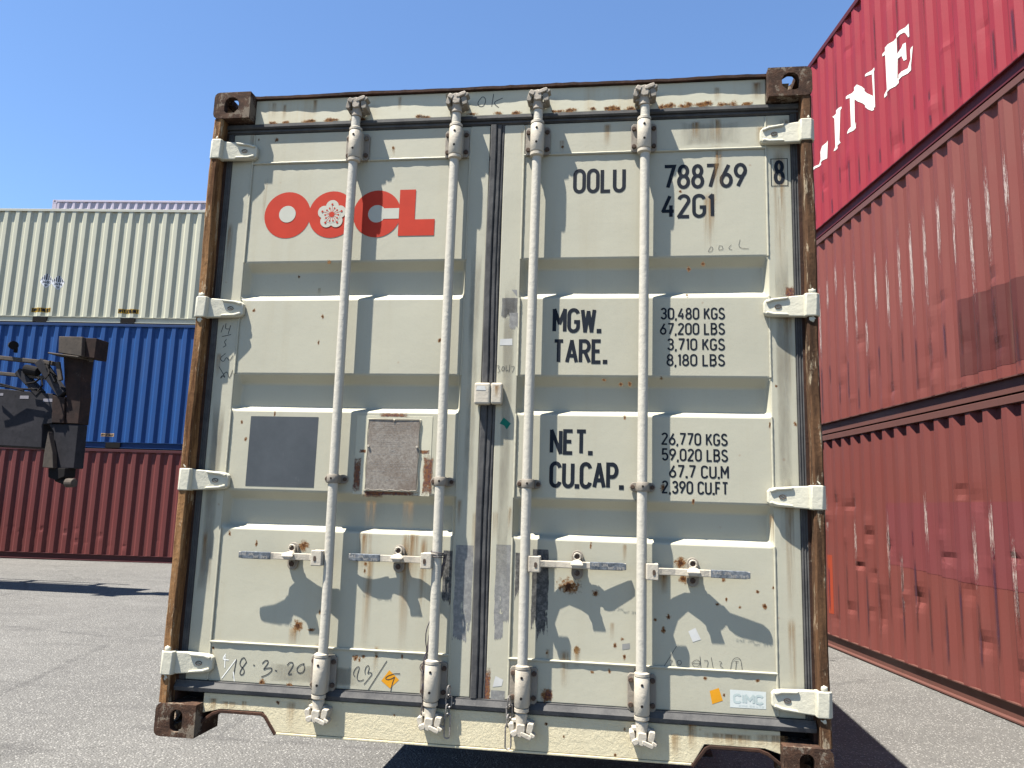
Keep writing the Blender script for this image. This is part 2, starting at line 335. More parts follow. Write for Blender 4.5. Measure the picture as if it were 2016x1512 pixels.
def text(mb, st, x0, x1, z0, h, sw=.12, y=.0635, gap=.19, rot=None):
    # letters fitted between x0 and x1, baseline z0, height h; sw = stroke as a share of the height
    wsum = 0; items = []
    for ch in st:
        if ch == ' ': wsum += .30; continue
        wd = .03 if ch in '.,' else GL[ch][0]
        items.append((ch, wsum)); wsum += wd + gap
    wsum -= gap
    t = h*sw; sx = (x1-x0-t)/max(wsum, .01); hh = h-t; k = 0
    for ch, xo in items:
        X0 = x0+t/2+xo*sx
        if ch in '.,': strokes = [('o', [(.02,-t/2/hh),(.02,-t/2/hh+1.35*sw)])] if ch == '.' else [('o', [(-.02,-.17),(.03,.06)])]
        else: strokes = GL[ch][1]
        for typ, pts in strokes:
            pp = [(X0+a*sx, z0+t/2+b*hh) for a, b in pts]
            if rot:
                cx, cz = rot; pp = [(2*cx-a, 2*cz-b) for a, b in pp]
            mb.ribbon(pp, t*(1.25 if ch == '.' else 1), y-.00004*(k%4), typ == 'c'); k += 1
    return mb
def disc(mb, cx, cz, r, y, n=40): return mb.add([(cx+r*math.cos(2*math.pi*i/n), y, cz+r*math.sin(2*math.pi*i/n)) for i in range(n)], [tuple(range(n))])
def poly(mb, pts, y): return mb.add([(a, y, b) for a, b in pts], [tuple(range(len(pts)))])

# ================================================================ ground
def ground():
    m = NT('asphalt'); P = m._obj
    c1 = m.vor(72, out='Color'); sp = m.n('ShaderNodeSeparateColor'); m.l(c1, sp.inputs[0]); d1 = m.vor(72)
    big = m.noise(.35, 6, .6); mid = m.noise(2.5, 5, .65, m.mapping((1, 1.0, 1))); fine = m.noise(60, 4, .8)
    c = m.mix(m.rng(big, .3, .7), (.100,.097,.090), (.132,.128,.118))
    c = m.mix(m.rng(mid, .35, .75, 0, .35), c, (.062,.060,.056))
    c = m.mix(m.rng(fine, .35, .7, 0, .6), c, (.055,.053,.050))
    light = m.math('MULTIPLY', m.rng(sp.outputs[0], .72, .84), m.rng(d1, .50, .32))
    c = m.mix(m.math('MULTIPLY', light, .7), c, (.34,.33,.305))
    dark = m.math('MULTIPLY', m.rng(sp.outputs[1], .84, .93), m.rng(d1, .50, .30)); c = m.mix(m.math('MULTIPLY', dark, .75), c, (.022,.021,.020))
    # faint wheel scuffs
    sc = m.noise(1, 5, .7, m.mapping((.55, 3.2, 1))); c = m.mix(m.rng(sc, .50, .78, 0, .6), c, (.056,.054,.051))
    sc2 = m.noise(1, 6, .7, m.mapping((.25, 1.1, 1), loc=(7, 3, 0))); c = m.mix(m.rng(sc2, .52, .72, 0, .35), c, (.15,.146,.136))
    cr = m.vor(.23, m.mapping((1, 1, 1), loc=(2, 5, 0)), feat='DISTANCE_TO_EDGE'); crn = m.math('ADD', cr, m.math('MULTIPLY', m.math('SUBTRACT', m.noise(1.6, 6, .8), .5), .10))
    c = m.mix(m.math('MULTIPLY', m.rng(m.math('ABSOLUTE', crn), .0015, .006, 1, 0), .35), c, (.03,.029,.028))
    # oil spots
    ov = m.vor(.9); c = m.mix(m.math('MULTIPLY', m.rng(m.math('ADD', ov, m.math('MULTIPLY', fine, .05)), .05, .075, 1, 0), .8), c, (.012,.012,.012))
    h = m.math('SUBTRACT', m.math('MULTIPLY', fine, .5), d1)
    m.bump(h, .8, .012); m.fin(c, .9, spec=.3)
    b = MB(); N = 60; rnd = random.Random(4); S = 600
    xs = [-S, -200, -80]+[-40+80*i/N for i in range(N+1)]+[80, 200, S]; ys = xs
    vs = [(x, y, (.012*math.sin(x*.6+1)*math.cos(y*.45) if abs(x) < 39 and abs(y) < 39 else 0)) for y in ys for x in xs]; n = len(xs)
    b.add(vs, [(j*n+i, j*n+i+1, (j+1)*n+i+1, (j+1)*n+i) for j in range(n-1) for i in range(n-1)])
    o = b.build('ground', m.m); tag(o, kind='structure'); return o
ground()

# ================================================================ the near container
E = empty('shipping_container', (0, 0, G))
tag(E, 'weathered cream container with closed double doors, rusty corner castings and a red flower logo', 'container')
LEN = 12.19; HT = 2.591; HW = 1.219

def stadium(cx, cz, w2, h2, n=8):
    r = min(w2, h2)
    if h2 >= w2: return [(cx+r*math.cos(R(a)), cz+h2-r+r*math.sin(R(a))) for a in [180*i/n for i in range(n+1)]] + [(cx-r*math.cos(R(a)), cz-h2+r-r*math.sin(R(a))) for a in [180*i/n for i in range(n+1)]]
    return [(cx+w2-r+r*math.cos(R(a)), cz+r*math.sin(R(a))) for a in [-90+180*i/n for i in range(n+1)]] + [(cx-w2+r-r*math.cos(R(a)), cz-r*math.sin(R(a))) for a in [-90+180*i/n for i in range(n+1)]]
def casting_mesh(top):
    # local: outer corner at x=0 (left), y=0 (front), z=0..0.118; spans x 0..0.162, y 0..0.178
    b = MB(); r = .022
    prof = [(r-r*math.cos(R(a)), .118-r+r*math.sin(R(a))) for a in (0, 30, 60, 90)] + [(.162, .118), (.162, 0)] + [(r-r*math.sin(R(a)), r-r*math.cos(R(a))) for a in (0, 30, 60, 90)]
    if not top: prof = [(a, .118-z) for a, z in prof]
    b.prism(prof, 0, .178); o = b.build('casting_base', M['rust'])
    cut = []
    c = MB().box(.03, .134, .03, .15, .027, .091); cut.append(c.build('c', M['rust']))
    if top: hole = [(.048,.032),(.060,.024),(.092,.024),(.110,.040),(.112,.066),(.104,.084),(.088,.094),(.066,.094),(.052,.082),(.046,.060)]
    else: hole = stadium(.086, .058, .0245, .041)
    c = MB().prism(hole, -.05, .06); cut.append(c.build('c', M['rust']))
    c = MB().prism(stadium(.09, .059, .04, .026), -.05, .06, 'x'); cut.append(c.build('c', M['rust']))
    c = MB().prism(stadium(.082, .09, .032, .062), .06 if top else -.05, .2 if top else .06, 'z'); cut.append(c.build('c', M['rust']))
    booled(o, cut, 'corner_casting_mesh'); me = o.data; bpy.data.objects.remove(o, do_unlink=True)
    if not me.materials: me.materials.append(M['rust'])
    return me
def mirrored(me, sx, sy, sz=1):
    m2 = me.copy(); m2.transform(Matrix.Diagonal((sx, sy, sz, 1)))
    if sx*sy*sz < 0: m2.flip_normals()
    return m2
CT = casting_mesh(True); CB = casting_mesh(False)
CV = {(s, f, t): mirrored(CT if t else CB, s, f) for s in (1, -1) for f in (1, -1) for t in (True, False)}
def castings(parent, L, W, H, along='y', mat=None):
    # along='y': length runs +y from the front; along='x': length runs +x
    for t in (False, True):
        for a in (0, 1):
            for b_ in (0, 1):
                if along == 'y': loc = (-W/2+a*W, b_*L, H-.118 if t else 0)
                else: loc = (a*L, b_*W, H-.118 if t else 0)
                me = CV[(1 if a == 0 else -1, 1 if b_ == 0 else -1, t)]
                if mat:
                    key = (me.name, mat.name)
                    if key not in CC: CC[key] = me.copy(); CC[key].materials.clear(); CC[key].materials.append(mat)
                    me = CC[key]
                o = bpy.data.objects.new('corner_casting', me); COL.objects.link(o); o.parent = parent; o.location = loc
                if along == 'y':
                    bm_ = o.modifiers.new('bevel', 'BEVEL'); bm_.width = .004; bm_.segments = 2; bm_.limit_method = 'ANGLE'; bm_.angle_limit = R(50)
CC = {}
castings(E, LEN, 2*HW, HT)

# corrugated sheet profile: list of (s, depth) breakpoints, depth 0 = outer face
def corr(L, pitch=.278, depth=.036, phase=0., sk=.245):
    sl = pitch*sk; a = i_ = pitch*(.5-sk)
    pts = [(0, 0.)]; s = phase
    while s < L:
        for ds, d in ((0, 0), (sl, depth), (sl+i_, depth), (2*sl+i_, 0)):
            if .02 < s+ds < L-.02: pts.append((s+ds, d))
        s += pitch
    pts.append((L, 0.)); return pts
def depth_at(pts, s):
    for (a, da), (b, db) in zip(pts, pts[1:]):
        if a <= s <= b: return da+(db-da)*(s-a)/(b-a+1e-9)
    return 0.
def sheet(mb, pts, z0, z1, fn, nz=1, dents=None):
    # fn(s, depth, z) -> xyz
    n = len(pts); vs = []
    for j in range(nz+1):
        z = z0+(z1-z0)*j/nz
        for s, d in pts:
            dd = 0
            if dents:
                for (ds, dz, rs, rz, am) in dents:
                    e = ((s-ds)/rs)**2+((z-dz)/rz)**2
                    if e < 6: dd += am*math.exp(-e)*(1-.5*d/.036)
            vs.append(fn(s, d+dd, z))
    mb.add(vs, [(j*n+i, j*n+i+1, (j+1)*n+i+1, (j+1)*n+i) for j in range(nz) for i in range(n-1)])

# body of the near container
b = MB(); p = corr(LEN-.36)
sheet(b, p, .16, 2.53, lambda s, d, z: (-HW+.014+d, .18+s, z)); b.build('side_wall', M['cream'], E, fixn=False)
b = MB(); sheet(b, p, .16, 2.53, lambda s, d, z: (HW-.014-d, .18+s, z)); b.build('side_wall', M['cream'], E)
for sx in (-1, 1):
    x0, x1 = sorted((sx*(HW-.004), sx*(HW-.064)))
    MB().box(x0, x1, .178, LEN-.178, 2.53, 2.588).build('top_rail', M['rust_edge'], E)
    MB().box(x0, x1, .178, LEN-.178, .03, .16).build('bottom_rail', M['cream'], E)
b = MB(); p2 = corr(LEN-.14, .21, .02); sheet(b, [(s, d) for s, d in p2], -HW+.064, HW-.064, lambda s, d, z: (z, .10+s, 2.579-d)); b.build('roof', M['cream'], E)
MB().box(-HW+.064, HW-.064, .12, LEN-.1, .12, .15).build('floor', M['black'], E)
b = MB(); sheet(b, corr(2*HW-.3, .26, .04), .16, 2.5, lambda s, d, z: (-HW+.15+s, LEN-.03-d, z)); b.build('end_wall', M['cream'], E)
for sx in (-1, 1):
    # rear posts and front J-section posts
    x0, x1 = sorted((sx*HW, sx*(HW-.1))); MB().box(x0, x1, LEN-.1, LEN-.004, .118, 2.473).build('corner_post', M['rust_edge'], E)
    b = MB(); rnd = random.Random(5+sx); N = 60
    for i in range(N):           # slightly bent, worn outer lip of the post
        z0_, z1_ = .118+2.355*i/N, .118+2.355*(i+1)/N
    lips = []
    for i in range(N+1):
        z = .118+2.355*i/N; e = .0018*math.sin(z*7+sx)+.0016*(rnd.random()-.5)
        a_, b2 = sx*(HW-.003+e), sx*(HW-.040+e*1.5)
        yf = .004+.003*math.sin(z*5)
        lips.append([(a_, yf+.006, z), (sx*(HW-.009+e), yf, z), (b2+sx*.006, yf, z), (b2, yf+.005, z), (b2, .055, z), (sx*(HW-.003), .055, z)])
    n = 6; vs = [v for r_ in lips for v in r_]; fs = [(i*n+k, i*n+(k+1)%n, (i+1)*n+(k+1)%n, (i+1)*n+k) for i in range(N) for k in range(n)]
    fs += [tuple(range(n)), tuple(range(N*n+n-1, N*n-1, -1))]
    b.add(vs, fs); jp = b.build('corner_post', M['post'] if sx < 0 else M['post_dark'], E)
    x0, x1 = sorted((sx*(HW-.006), sx*(HW-.05))); b = MB().box(x0, x1, .055, .17, .118, 2.473); b.build('post_channel', M['rust_edge'], jp)
# header
rnd = random.Random(2)
b = MB(); b.box(-1.057, 1.057, .055, .13, 2.466, 2.577); b.build('header', M['header'], E, bevel=.004)
hd = E.children[-1]
b = MB(); N = 90; vs = []
for i in range(N+1):
    x = -1.057+2.114*i/N; e = .0025*(rnd.random()-.5)+.002*math.sin(x*9); f = .0016*(rnd.random()-.5)+.0012*math.sin(x*11)
    vs += [(x, .041+f, 2.5785+e*.8), (x, .041+f, 2.590+e), (x, .17, 2.5905), (x, .17, 2.5785)]
b.add(vs, [(i*4+k, i*4+(k+1)%4, (i+1)*4+(k+1)%4, (i+1)*4+k) for i in range(N) for k in range(4)]+[(0,1,2,3), (N*4+3, N*4+2, N*4+1, N*4)]); b.build('header_plate', M['rust_edge'], E)
# sill with the two fork notches
ol = [(-1.057,.1525),(-1.057,.080),(-.985,.0975),(-.815,.0975),(-.762,.030),(.764,.030),(.803,.093),(1.005,.093),(1.057,.078),(1.057,.1525)]
b = MB().prism(ol, .050, .060); sill = b.build('sill', M['sill'], E, bevel=.002)
MB().box(-1.057, 1.057, .0605, .18, .125, .1525).build('sill_top', M['sill'], sill)
def strip(pts, t, y0, y1, name, mat, parent):
    b = MB()
    n = len(pts)
    for (a, c) in zip(pts, pts[1:]):
        a = Vector(a); c = Vector(c); d = (c-a).normalized(); nn = Vector((-d.y, d.x))*t/2
        b.prism([tuple(a+nn-d*t*.3), tuple(c+nn+d*t*.3), tuple(c-nn+d*t*.3), tuple(a-nn-d*t*.3)], y0+random.random()*.0004, y1)
    return b.build(name, mat, parent, bevel=.002)
nL = [(-1.062,.045),(-1.015,.080),(-.985,.0905),(-.820,.0905),(-.806,.083),(-.762,.024)]
strip(nL, .011, .043, .18, 'notch_edge', M['rust_edge'], sill); strip([(-x, z-.004) for x, z in nL], .011, .043, .18, 'notch_edge', M['rust_edge'], sill)
strip([(-.756,.025),(.756,.025)], .008, .047, .18, 'sill_edge', M['sill'], sill)

# ---------------------------------------------------------------- doors
YP = .065; YR = .101
def surf(x, z):
    # depth of the door face at x, z
    if abs(x) > 1.054: return YP-.003
    if -.114 < x < .108: return YP-.004
    if z > 2.2935 or z < .3395: return YP-.002
    return YR if (.789 < z < .887 or 1.257 < z < 1.352 or 1.722 < z < 1.823) else YP
def door(side):
    D = empty('door', (0,0,0)); D.parent = E
    if side < 0: xo, xa, xb, xi = -1.146, -1.054, -.114, -.032
    else: xo, xa, xb, xi = 1.146, 1.054, .108, .026
    tag(D, 'door leaf with red flower logo and slate grey square' if side < 0 else 'door leaf with black number and weight lettering')
    L, Rr = min(xa, xb), max(xa, xb)
    # pressed panel
    prof = [(.340,YP),(.773,YP),(.789,YR),(.887,YR),(.921,YP),(1.240,YP),(1.257,YR),(1.352,YR),(1.388,YP),(1.699,YP),(1.722,YR),(1.823,YR),(1.857,YP),(2.293,YP)]
    nx = 24; xs = [L, L+.020] + [L+.020+(Rr-L-.034)*i/nx for i in range(1, nx)] + [Rr-.014, Rr]
    rnd = random.Random(11+side); vs = []
    for z, y in prof:
        for i, x in enumerate(xs):
            yy = YP if i in (0, len(xs)-1) else y
            if 1 < i < len(xs)-2 and y > YP+.01: yy += .0012*math.sin(x*8+z*5)+.0008*(rnd.random()-.5)
            vs.append((x, yy, z))
    n = len(xs); b = MB().add(vs, [(j*n+i, j*n+i+1, (j+1)*n+i+1, (j+1)*n+i) for j in range(len(prof)-1) for i in range(n-1)])
    pn = b.build('door_panel', M['cream'], D, bevel=.006, smooth=True, seg=3)
    # frame members
    a0, a1 = sorted((xo, xa)); MB().box(a0, a1-.0005, YP-.003, .11, .195, 2.426).build('door_stile', M['cream'], D, bevel=.003)
    a0, a1 = sorted((xi, xb)); MB().box(a0+.0005, a1-.0005, YP-.004, .11, .195, 2.426).build('door_stile', M['cream'], D, bevel=.003)
    b = MB(); N = 40; vs = []
    rr = random.Random(side+8)
    b.box(L, Rr, YP-.002, .11, 2.2945, 2.426); b.build('door_rail', M['cream'], D, bevel=.003)
    MB().box(L, Rr, YP-.002, .11, .195, .3385).build('door_rail', M['cream'], D, bevel=.003)
    # weld beads
    b = MB(); rnd = random.Random(3)
    def bead(p0, p1, r=.0042):
        N = 50; b.tube([(p0[0]+(p1[0]-p0[0])*i/N, YP-.003, p0[1]+(p1[1]-p0[1])*i/N) for i in range(N+1)], [r*(1+.25*(rnd.random()-.5)) for i in range(N+1)], 8)
    bead((L-.001, 2.293), (Rr+.001, 2.293), .005); bead((L-.001, .339), (Rr+.001, .339), .005)
    for x in (L, Rr): bead((x, .2), (x, .773)); bead((x, .921), (x, 1.24)); bead((x, 1.388), (x, 1.699)); bead((x, 1.857), (x, 2.42))
    b.build('weld_bead', M['cream'], D, smooth=True)
    # gaskets
    b = MB(); gx0, gx1 = (-1.176, -.0032) if side < 0 else (-.0028, 1.176)
    b.box(gx0, gx1, .060, .10, 2.4275, 2.4655); b.prism([(.046,2.452),(.048,2.4645),(.0605,2.4645),(.0605,2.446),(.052,2.446)], gx0, gx1, 'x'); b.prism([(.054,2.432),(.054,2.438),(.0605,2.440),(.0605,2.430)], gx0, gx1, 'x')
    b.box(gx0, gx1, .052, .10, .1535, .1940); b.prism([(.040,.158),(.037,.172),(.054,.1925),(.058,.1925),(.058,.156),(.046,.156)], gx0, gx1, 'x')
    sx = side; a0, a1 = sorted((sx*1.1465, sx*1.178)); b.box(a0, a1, .060, .12, .1945, 2.427)
    for k in range(3): xx = sx*(1.1505+.009*k); b.tube([(xx, .060, .195), (xx, .060, 2.427)], .0028, 6)
    b.build('door_gasket', M['rubber'], D)
    return D
DL = door(-1); DR = door(1)
b = MB(); rnd = random.Random(9); N = 80
for (x0, x1, y) in ((-.031, -.006, .050), (-.005, .013, .056), (.014, .0255, .060)):
    vs = []
    for i in range(N+1):
        z = .1955+2.2305*i/N; e = .0022*math.sin(z*6)+.0012*(rnd.random()-.5)
        vs += [(x0+e, y+.003, z), (x0+.004+e, y, z), (x1-.004+e, y+.001*rnd.random(), z), (x1+e, y+.004, z), (x1+e, .1, z), (x0+e, .1, z)]
    b.add(vs, [(i*6+k, i*6+(k+1)%6, (i+1)*6+(k+1)%6, (i+1)*6+k) for i in range(N) for k in range(6)]+[(0,1,2,3,4,5), tuple(range(N*6+5, N*6-1, -1))])
tag(b.build('centre_gasket', M['rubber'], DL), 'dark worn rubber seal running down between the doors')

# hinges
HZ = (2.338, 1.654, .955, .262)
def hinge(side, zc, par):
    s = side; b = MB()
    o = [(s*1.172, zc+.041), (s*1.135, zc+.039), (s*1.062, zc+.034), (s*1.040, zc+.030), (s*1.030, zc+.020), (s*1.030, zc-.021), (s*1.040, zc-.031), (s*1.062, zc-.035), (s*1.135, zc-.039), (s*1.172, zc-.041)]
    # strap sloping from the pin back to the door
    n = len(o); area = sum(o[i][0]*o[(i+1)%n][1]-o[(i+1)%n][0]*o[i][1] for i in range(n))
    if area < 0: o = o[::-1]
    fy = lambda x: .018+(1.172-abs(x))*.17
    vs = [(x, fy(x), z) for x, z in o]+[(x, fy(x)+.022, z) for x, z in o]
    b.add(vs, [tuple(range(n)), tuple(range(2*n-1, n-1, -1))]+[(i, i+n, (i+1)%n+n, (i+1)%n) for i in range(n)])
    # raised rim on the door end
    for zz in (1, -1):
        r_ = [(s*1.118, zc+zz*.036), (s*1.060, zc+zz*.032), (s*1.036, zc+zz*.024), (s*1.041, zc+zz*.014), (s*1.062, zc+zz*.022), (s*1.112, zc+zz*.026)]
        n = 6; area = sum(r_[i][0]*r_[(i+1)%n][1]-r_[(i+1)%n][0]*r_[i][1] for i in range(n))
        if area < 0: r_ = r_[::-1]
        vs = [(x, fy(x)-.008, z) for x, z in r_]+[(x, fy(x)+.001, z) for x, z in r_]
        b.add(vs, [tuple(range(n)), tuple(range(2*n-1, n-1, -1))]+[(i, i+n, (i+1)%n+n, (i+1)%n) for i in range(n)])
    h = b.build('hinge', M['hinge'], par, bevel=.004, seg=3, smooth=True)
    b = MB(); a0, a1 = sorted((s*1.2235, s*1.168))
    pr = [(a0+.014, -.004), (a1-.004, -.002), (a1, .010), (a1, .038), (a0, .038), (a0, .012)] if s < 0 else [(a0, .010), (a0+.004, -.002), (a1-.014, -.004), (a1, .012), (a1, .038), (a0, .038)]
    b.prism(pr, zc-.043, zc+.043, 'z'); b.build('hinge_knuckle', M['hinge'], par, bevel=.004, seg=3, smooth=True)
    b = MB(); rnd = random.Random(int(zc*100)+s)
    b.blob((s*1.197, .012, zc+.050), .014, int(zc*90), sq=(1,.8,1)); b.blob((s*1.195, .014, zc-.052), .013, int(zc*77)+1, sq=(1,.8,1.1)); b.build('hinge_pin', M['hinge'], par, smooth=True)
    b = MB(); cx = s*1.080; yy = fy(cx)-.0015
    b.tube([(cx+.011*math.cos(2*math.pi*i/20), yy+s*0.17*(-.011*math.cos(2*math.pi*i/20))*1.0, zc+.007*math.sin(2*math.pi*i/20)) for i in range(20)], .0014, 6, True)
    b.tube([(cx-.006, yy+s*.001, zc), (cx-.002, yy, zc+.002), (cx+.002, yy, zc-.002), (cx+.006, yy-s*.001, zc)], .001, 5); b.build('hinge_emblem', M['bolt'], par)
for zc in HZ: hinge(-1, zc, DL); hinge(1, zc-.004, DR)

# locking rods and their hardware
YA = .018
def rod(x, par, k, bend=0.):
    rnd = random.Random(k); N = 40
    zs = [.150+(2.462-.150)*i/N for i in range(N+1)]
    pts = [(x+.003*math.sin(z*1.6+k)+bend*math.exp(-((z-.47)/.25)**2), YA+.002*math.sin(z*2.2+k), z) for z in zs]
    b = MB().tube(pts, .0185, 20); b.build('locking_rod', M['rod'], par, smooth=True)
    # top and bottom bearing: back plate, sleeve, collars, four bolts
    for (z0, z1, top) in ((2.286, 2.404, True), (.188, .316, False)):
        hw = .050
        b = MB(); b.prism([(x-hw+.008, z0), (x+hw-.008, z0), (x+hw, z0+.01), (x+hw, z1-.01), (x+hw-.008, z1), (x-hw+.008, z1), (x-hw, z1-.01), (x-hw, z0+.01)], YP-.016, YP-.0045)
        bp = b.build('bearing_plate', M['bracket'], par, bevel=.002)
        b = MB(); c0, c1 = (z0-.004, z1-.004)
        b.lathe(x, YA, [(.0245, c0), (.027, c0+.004), (.027, c1-.004), (.0245, c1)], 24)
        b.box(x-.0262, x+.0262, YA, YP-.015, c0+.003, c1-.003)
        b.build('bearing_sleeve', M['gear'], bp, smooth=True)
        b = MB()
        b.lathe(x, YA, [(.0195, c1+.0015), (.0265, c1+.002), (.0265, c1+.012), (.0195, c1+.017)], 24)
        b.lathe(x, YA, [(.0195, c0-.019), (.0262, c0-.014), (.0262, c0-.003), (.0195, c0-.0015)], 24)
        b.build('rod_collar', M['gear'], bp, smooth=True)
        for sx in (-1, 1):
            for zz in (z0+.022, z1-.022): MB().cyl((x+sx*.0385, YP-.024, zz), (x+sx*.0385, YP-.015, zz), .0085, .0095, 12).build('bracket_bolt', M['bolt'], bp, bevel=.0015)
        for zz in (z0+.030, z1-.028): MB().cyl((x, YA-.0278, zz), (x, YA-.0262, zz), .0048, None, 10).build('drain_hole', M['black'], bp)
    # middle clamp
    zc = .973; b = MB(); b.prism(stadium(x, zc, .047, .017, 6), YP-.014, YP-.005); cp = b.build('rod_clamp', M['bracket'], par, bevel=.002)
    b = MB().lathe(x, YA, [(.0215, zc-.017), (.0235, zc-.014), (.0235, zc+.014), (.0215, zc+.017)], 24); b.box(x-.023, x+.023, YA, YP-.013, zc-.015, zc+.015); b.build('clamp_band', M['bracket'], cp, smooth=True)
    for sx in (-1, 1): MB().cyl((x+sx*.036, YP-.021, zc), (x+sx*.036, YP-.012, zc), .0075, .0085, 10).build('bracket_bolt', M['bolt'], cp, bevel=.0015)
    b = MB().cyl((x, YA-.0245, zc+.001), (x, YA-.022, zc+.001), .0042, None, 8); b.build('drain_hole', M['black'], cp)
    # cams and keepers
    for top in (True, False):
        zc = 2.516 if top else .110; d = 1 if top else -1
        b = MB(); rnd = random.Random(k*7+top)
        def lump(dx, dz, w2, h2, y0, y1, rot=0.):
            c, s_ = math.cos(R(rot)), math.sin(R(rot)); pts = [(-w2, -h2*.7), (-w2*.6, -h2), (w2*.7, -h2), (w2, -h2*.4), (w2*.9, h2*.8), (w2*.3, h2), (-w2*.8, h2*.9)]
            b.prism([(x+dx+a*c-e*s_, zc+d*(dz+a*s_+e*c)) for a, e in pts], y0, y1)
        # rod end neck and head
        b.tube([(x, YA, zc-d*.052), (x, YA-.002, zc-d*.02), (x, YA-.006, zc+d*.004)], [.0225, .019, .020], 14)
        lump(0, .000, .016, .022, -.010, .030, 10)
        lump(.020, .016, .022, .008, -.012, .010, 22); lump(-.022, .010, .012, .010, -.012, .016, -28)
        b.build('cam', M['cam'] if top else M['gear'], par, bevel=.0025, smooth=True)
        b = MB()
        lump(.033, -.008, .012, .018, -.006, .052, 14); lump(-.032, -.006, .010, .017, -.004, .052, -10)
        lump(.042, .014, .010, .006, -.010, .030, 35); lump(-.002, -.026, .034, .007, .014, .053, 3)
        kp = b.build('cam_keeper', M['bracket'] if top else M['gear'], E, bevel=.0025, smooth=True)
RX = (-.590, -.167, .165, .5867)
rod(RX[0], DL, 1, .003); rod(RX[1], DL, 2); rod(RX[2], DR, 3); rod(RX[3], DR, 4)

# handles. outline of each lever in plan (distance from the rod, y)
def lever(xr, d, zc, xp, par, front, back):
    ln = front[-1][0]; plan = front+back
    # clevis on the rod
    b = MB(); a0, a1 = sorted((xr+d*.014, xr+d*.056)); z0, z1 = zc-.029, zc+.029
    b.box(a0, a1, YA-.030, YA-.021, z0, z1); b.box(a0, a1, YA+.006, YA+.013, z0, z1); e0, e1 = sorted((xr+d*.012, xr+d*.022)); b.box(e0, e1, YA-.021, YA+.006, z0+.001, z1-.001)
    cl = b.build('handle_clevis', M['gear'], par, bevel=.004, seg=3)
    b = MB().prism(stadium(xr+d*.040, zc-.002, .0052, .010, 5), YA-.0315, YA-.029); b.build('clevis_bolt', M['bolt'], cl)
    # lever: plan outline extruded over its height
    pl = [(xr+d*u, y) for u, y in plan]
    b = MB(); b.prism(pl, zc-.0122, zc+.0122, 'z'); hd_ = b.build('rod_handle', M['gear'], par, bevel=.003, seg=2)
    # bare steel grip sleeve over the outer part
    u0 = .64
    x0 = xr+d*ln*u0; x1 = xr+d*ln*1.004; a0, a1 = sorted((x0, x1))
    def yat(dist, li):
        li = sorted(li)
        for (ua, ya), (ub, yb) in zip(li, li[1:]):
            if ua <= dist <= ub: return ya+(yb-ya)*(dist-ua)/(ub-ua+1e-9)
        return li[-1][1]
    yfront = lambda u: yat(u*ln, front)
    yback = lambda u: yat(u*ln, back)
    N = 8; vs = []; hz = .0138
    for i in range(N+1):
        u = u0+(1.0-u0)*i/N; X = xr+d*ln*u; yf = yfront(u)-.0016; yb = yback(u)+.0016; tp = 1 if i < N else .75
        vs += [(X, yf, zc-hz*tp), (X, yf, zc+hz*tp), (X, yb, zc+hz*tp), (X, yb, zc-hz*tp)]
    b = MB().add(vs, [(i*4+j, i*4+(j+1)%4, (i+1)*4+(j+1)%4, (i+1)*4+j) for i in range(N) for j in range(4)]+[(0,1,2,3), (N*4+3, N*4+2, N*4+1, N*4)])
    b.build('handle_grip', M['grip'], hd_, bevel=.002)
    b = MB(); ym = min(yfront(u0+.05), yfront(.97), yfront(.8))-.0032
    xm = (x0+x1)/2; l0, l1 = a0+.006, a1-.006; mid = (l0+l1)/2
    text(b, 'SAE JIN', l0, mid-.002, zc-.001, .0105, .17, ym, .22)
    cx = (mid+l1)/2; text(b, 'SAE JIN', mid+.002, l1, zc-.0105, .0105, .17, ym, .22, rot=(cx, zc-.00525))
    b.build('raised_lettering', M['plate_text'], hd_)
    # retainer: stadium plate with two bolts, and the catch over the lever
    b = MB().prism(stadium(xp, zc, .0215, .052, 8), YP-.013, YP-.0015); rt = b.build('handle_retainer', M['bracket'], par, bevel=.003, seg=3)
    b = MB().prism(stadium(xp, zc+.001, .013, .041, 8), YP-.019, YP-.0125); b.build('retainer_face', M['bracket'], rt, bevel=.002)
    for zz in (-.029, .030): MB().cyl((xp, YP-.026, zc+zz), (xp, YP-.018, zc+zz), .0090, .0102, 12).build('bracket_bolt', M['bolt'], rt, bevel=.001)
    yl = yat(abs(xp-xr), front)-.003
    b = MB()
    prof = [(YP-.022, zc+.040), (YP-.026, zc+.018), (yl-.004, zc+.014), (yl-.010, zc+.002), (yl-.006, zc-.010), (yl+.000, zc-.006), (yl+.002, zc+.006), (YP-.020, zc+.012), (YP-.014, zc+.040)]
    n = len(prof); hw = [.011,.012,.020,.025,.010,.010,.022,.012,.011]
    vs = [(xp-h_, y, z) for (y, z), h_ in zip(prof, hw)]+[(xp+h_, y, z) for (y, z), h_ in zip(prof, hw)]
    b.add(vs, [tuple(range(n)), tuple(range(2*n-1, n-1, -1))]+[(i, i+n, (i+1)%n+n, (i+1)%n) for i in range(n)])
    b.build('handle_catch', M['gear'], rt, bevel=.002)
    b = MB(); b.tube([(xp+.0125*math.cos(2*math.pi*i/16), YP-.027, zc+.030+.0125*math.sin(2*math.pi*i/16)) for i in range(16)], .0032, 6, True); b.build('catch_eye', M['gear'], rt, smooth=True)
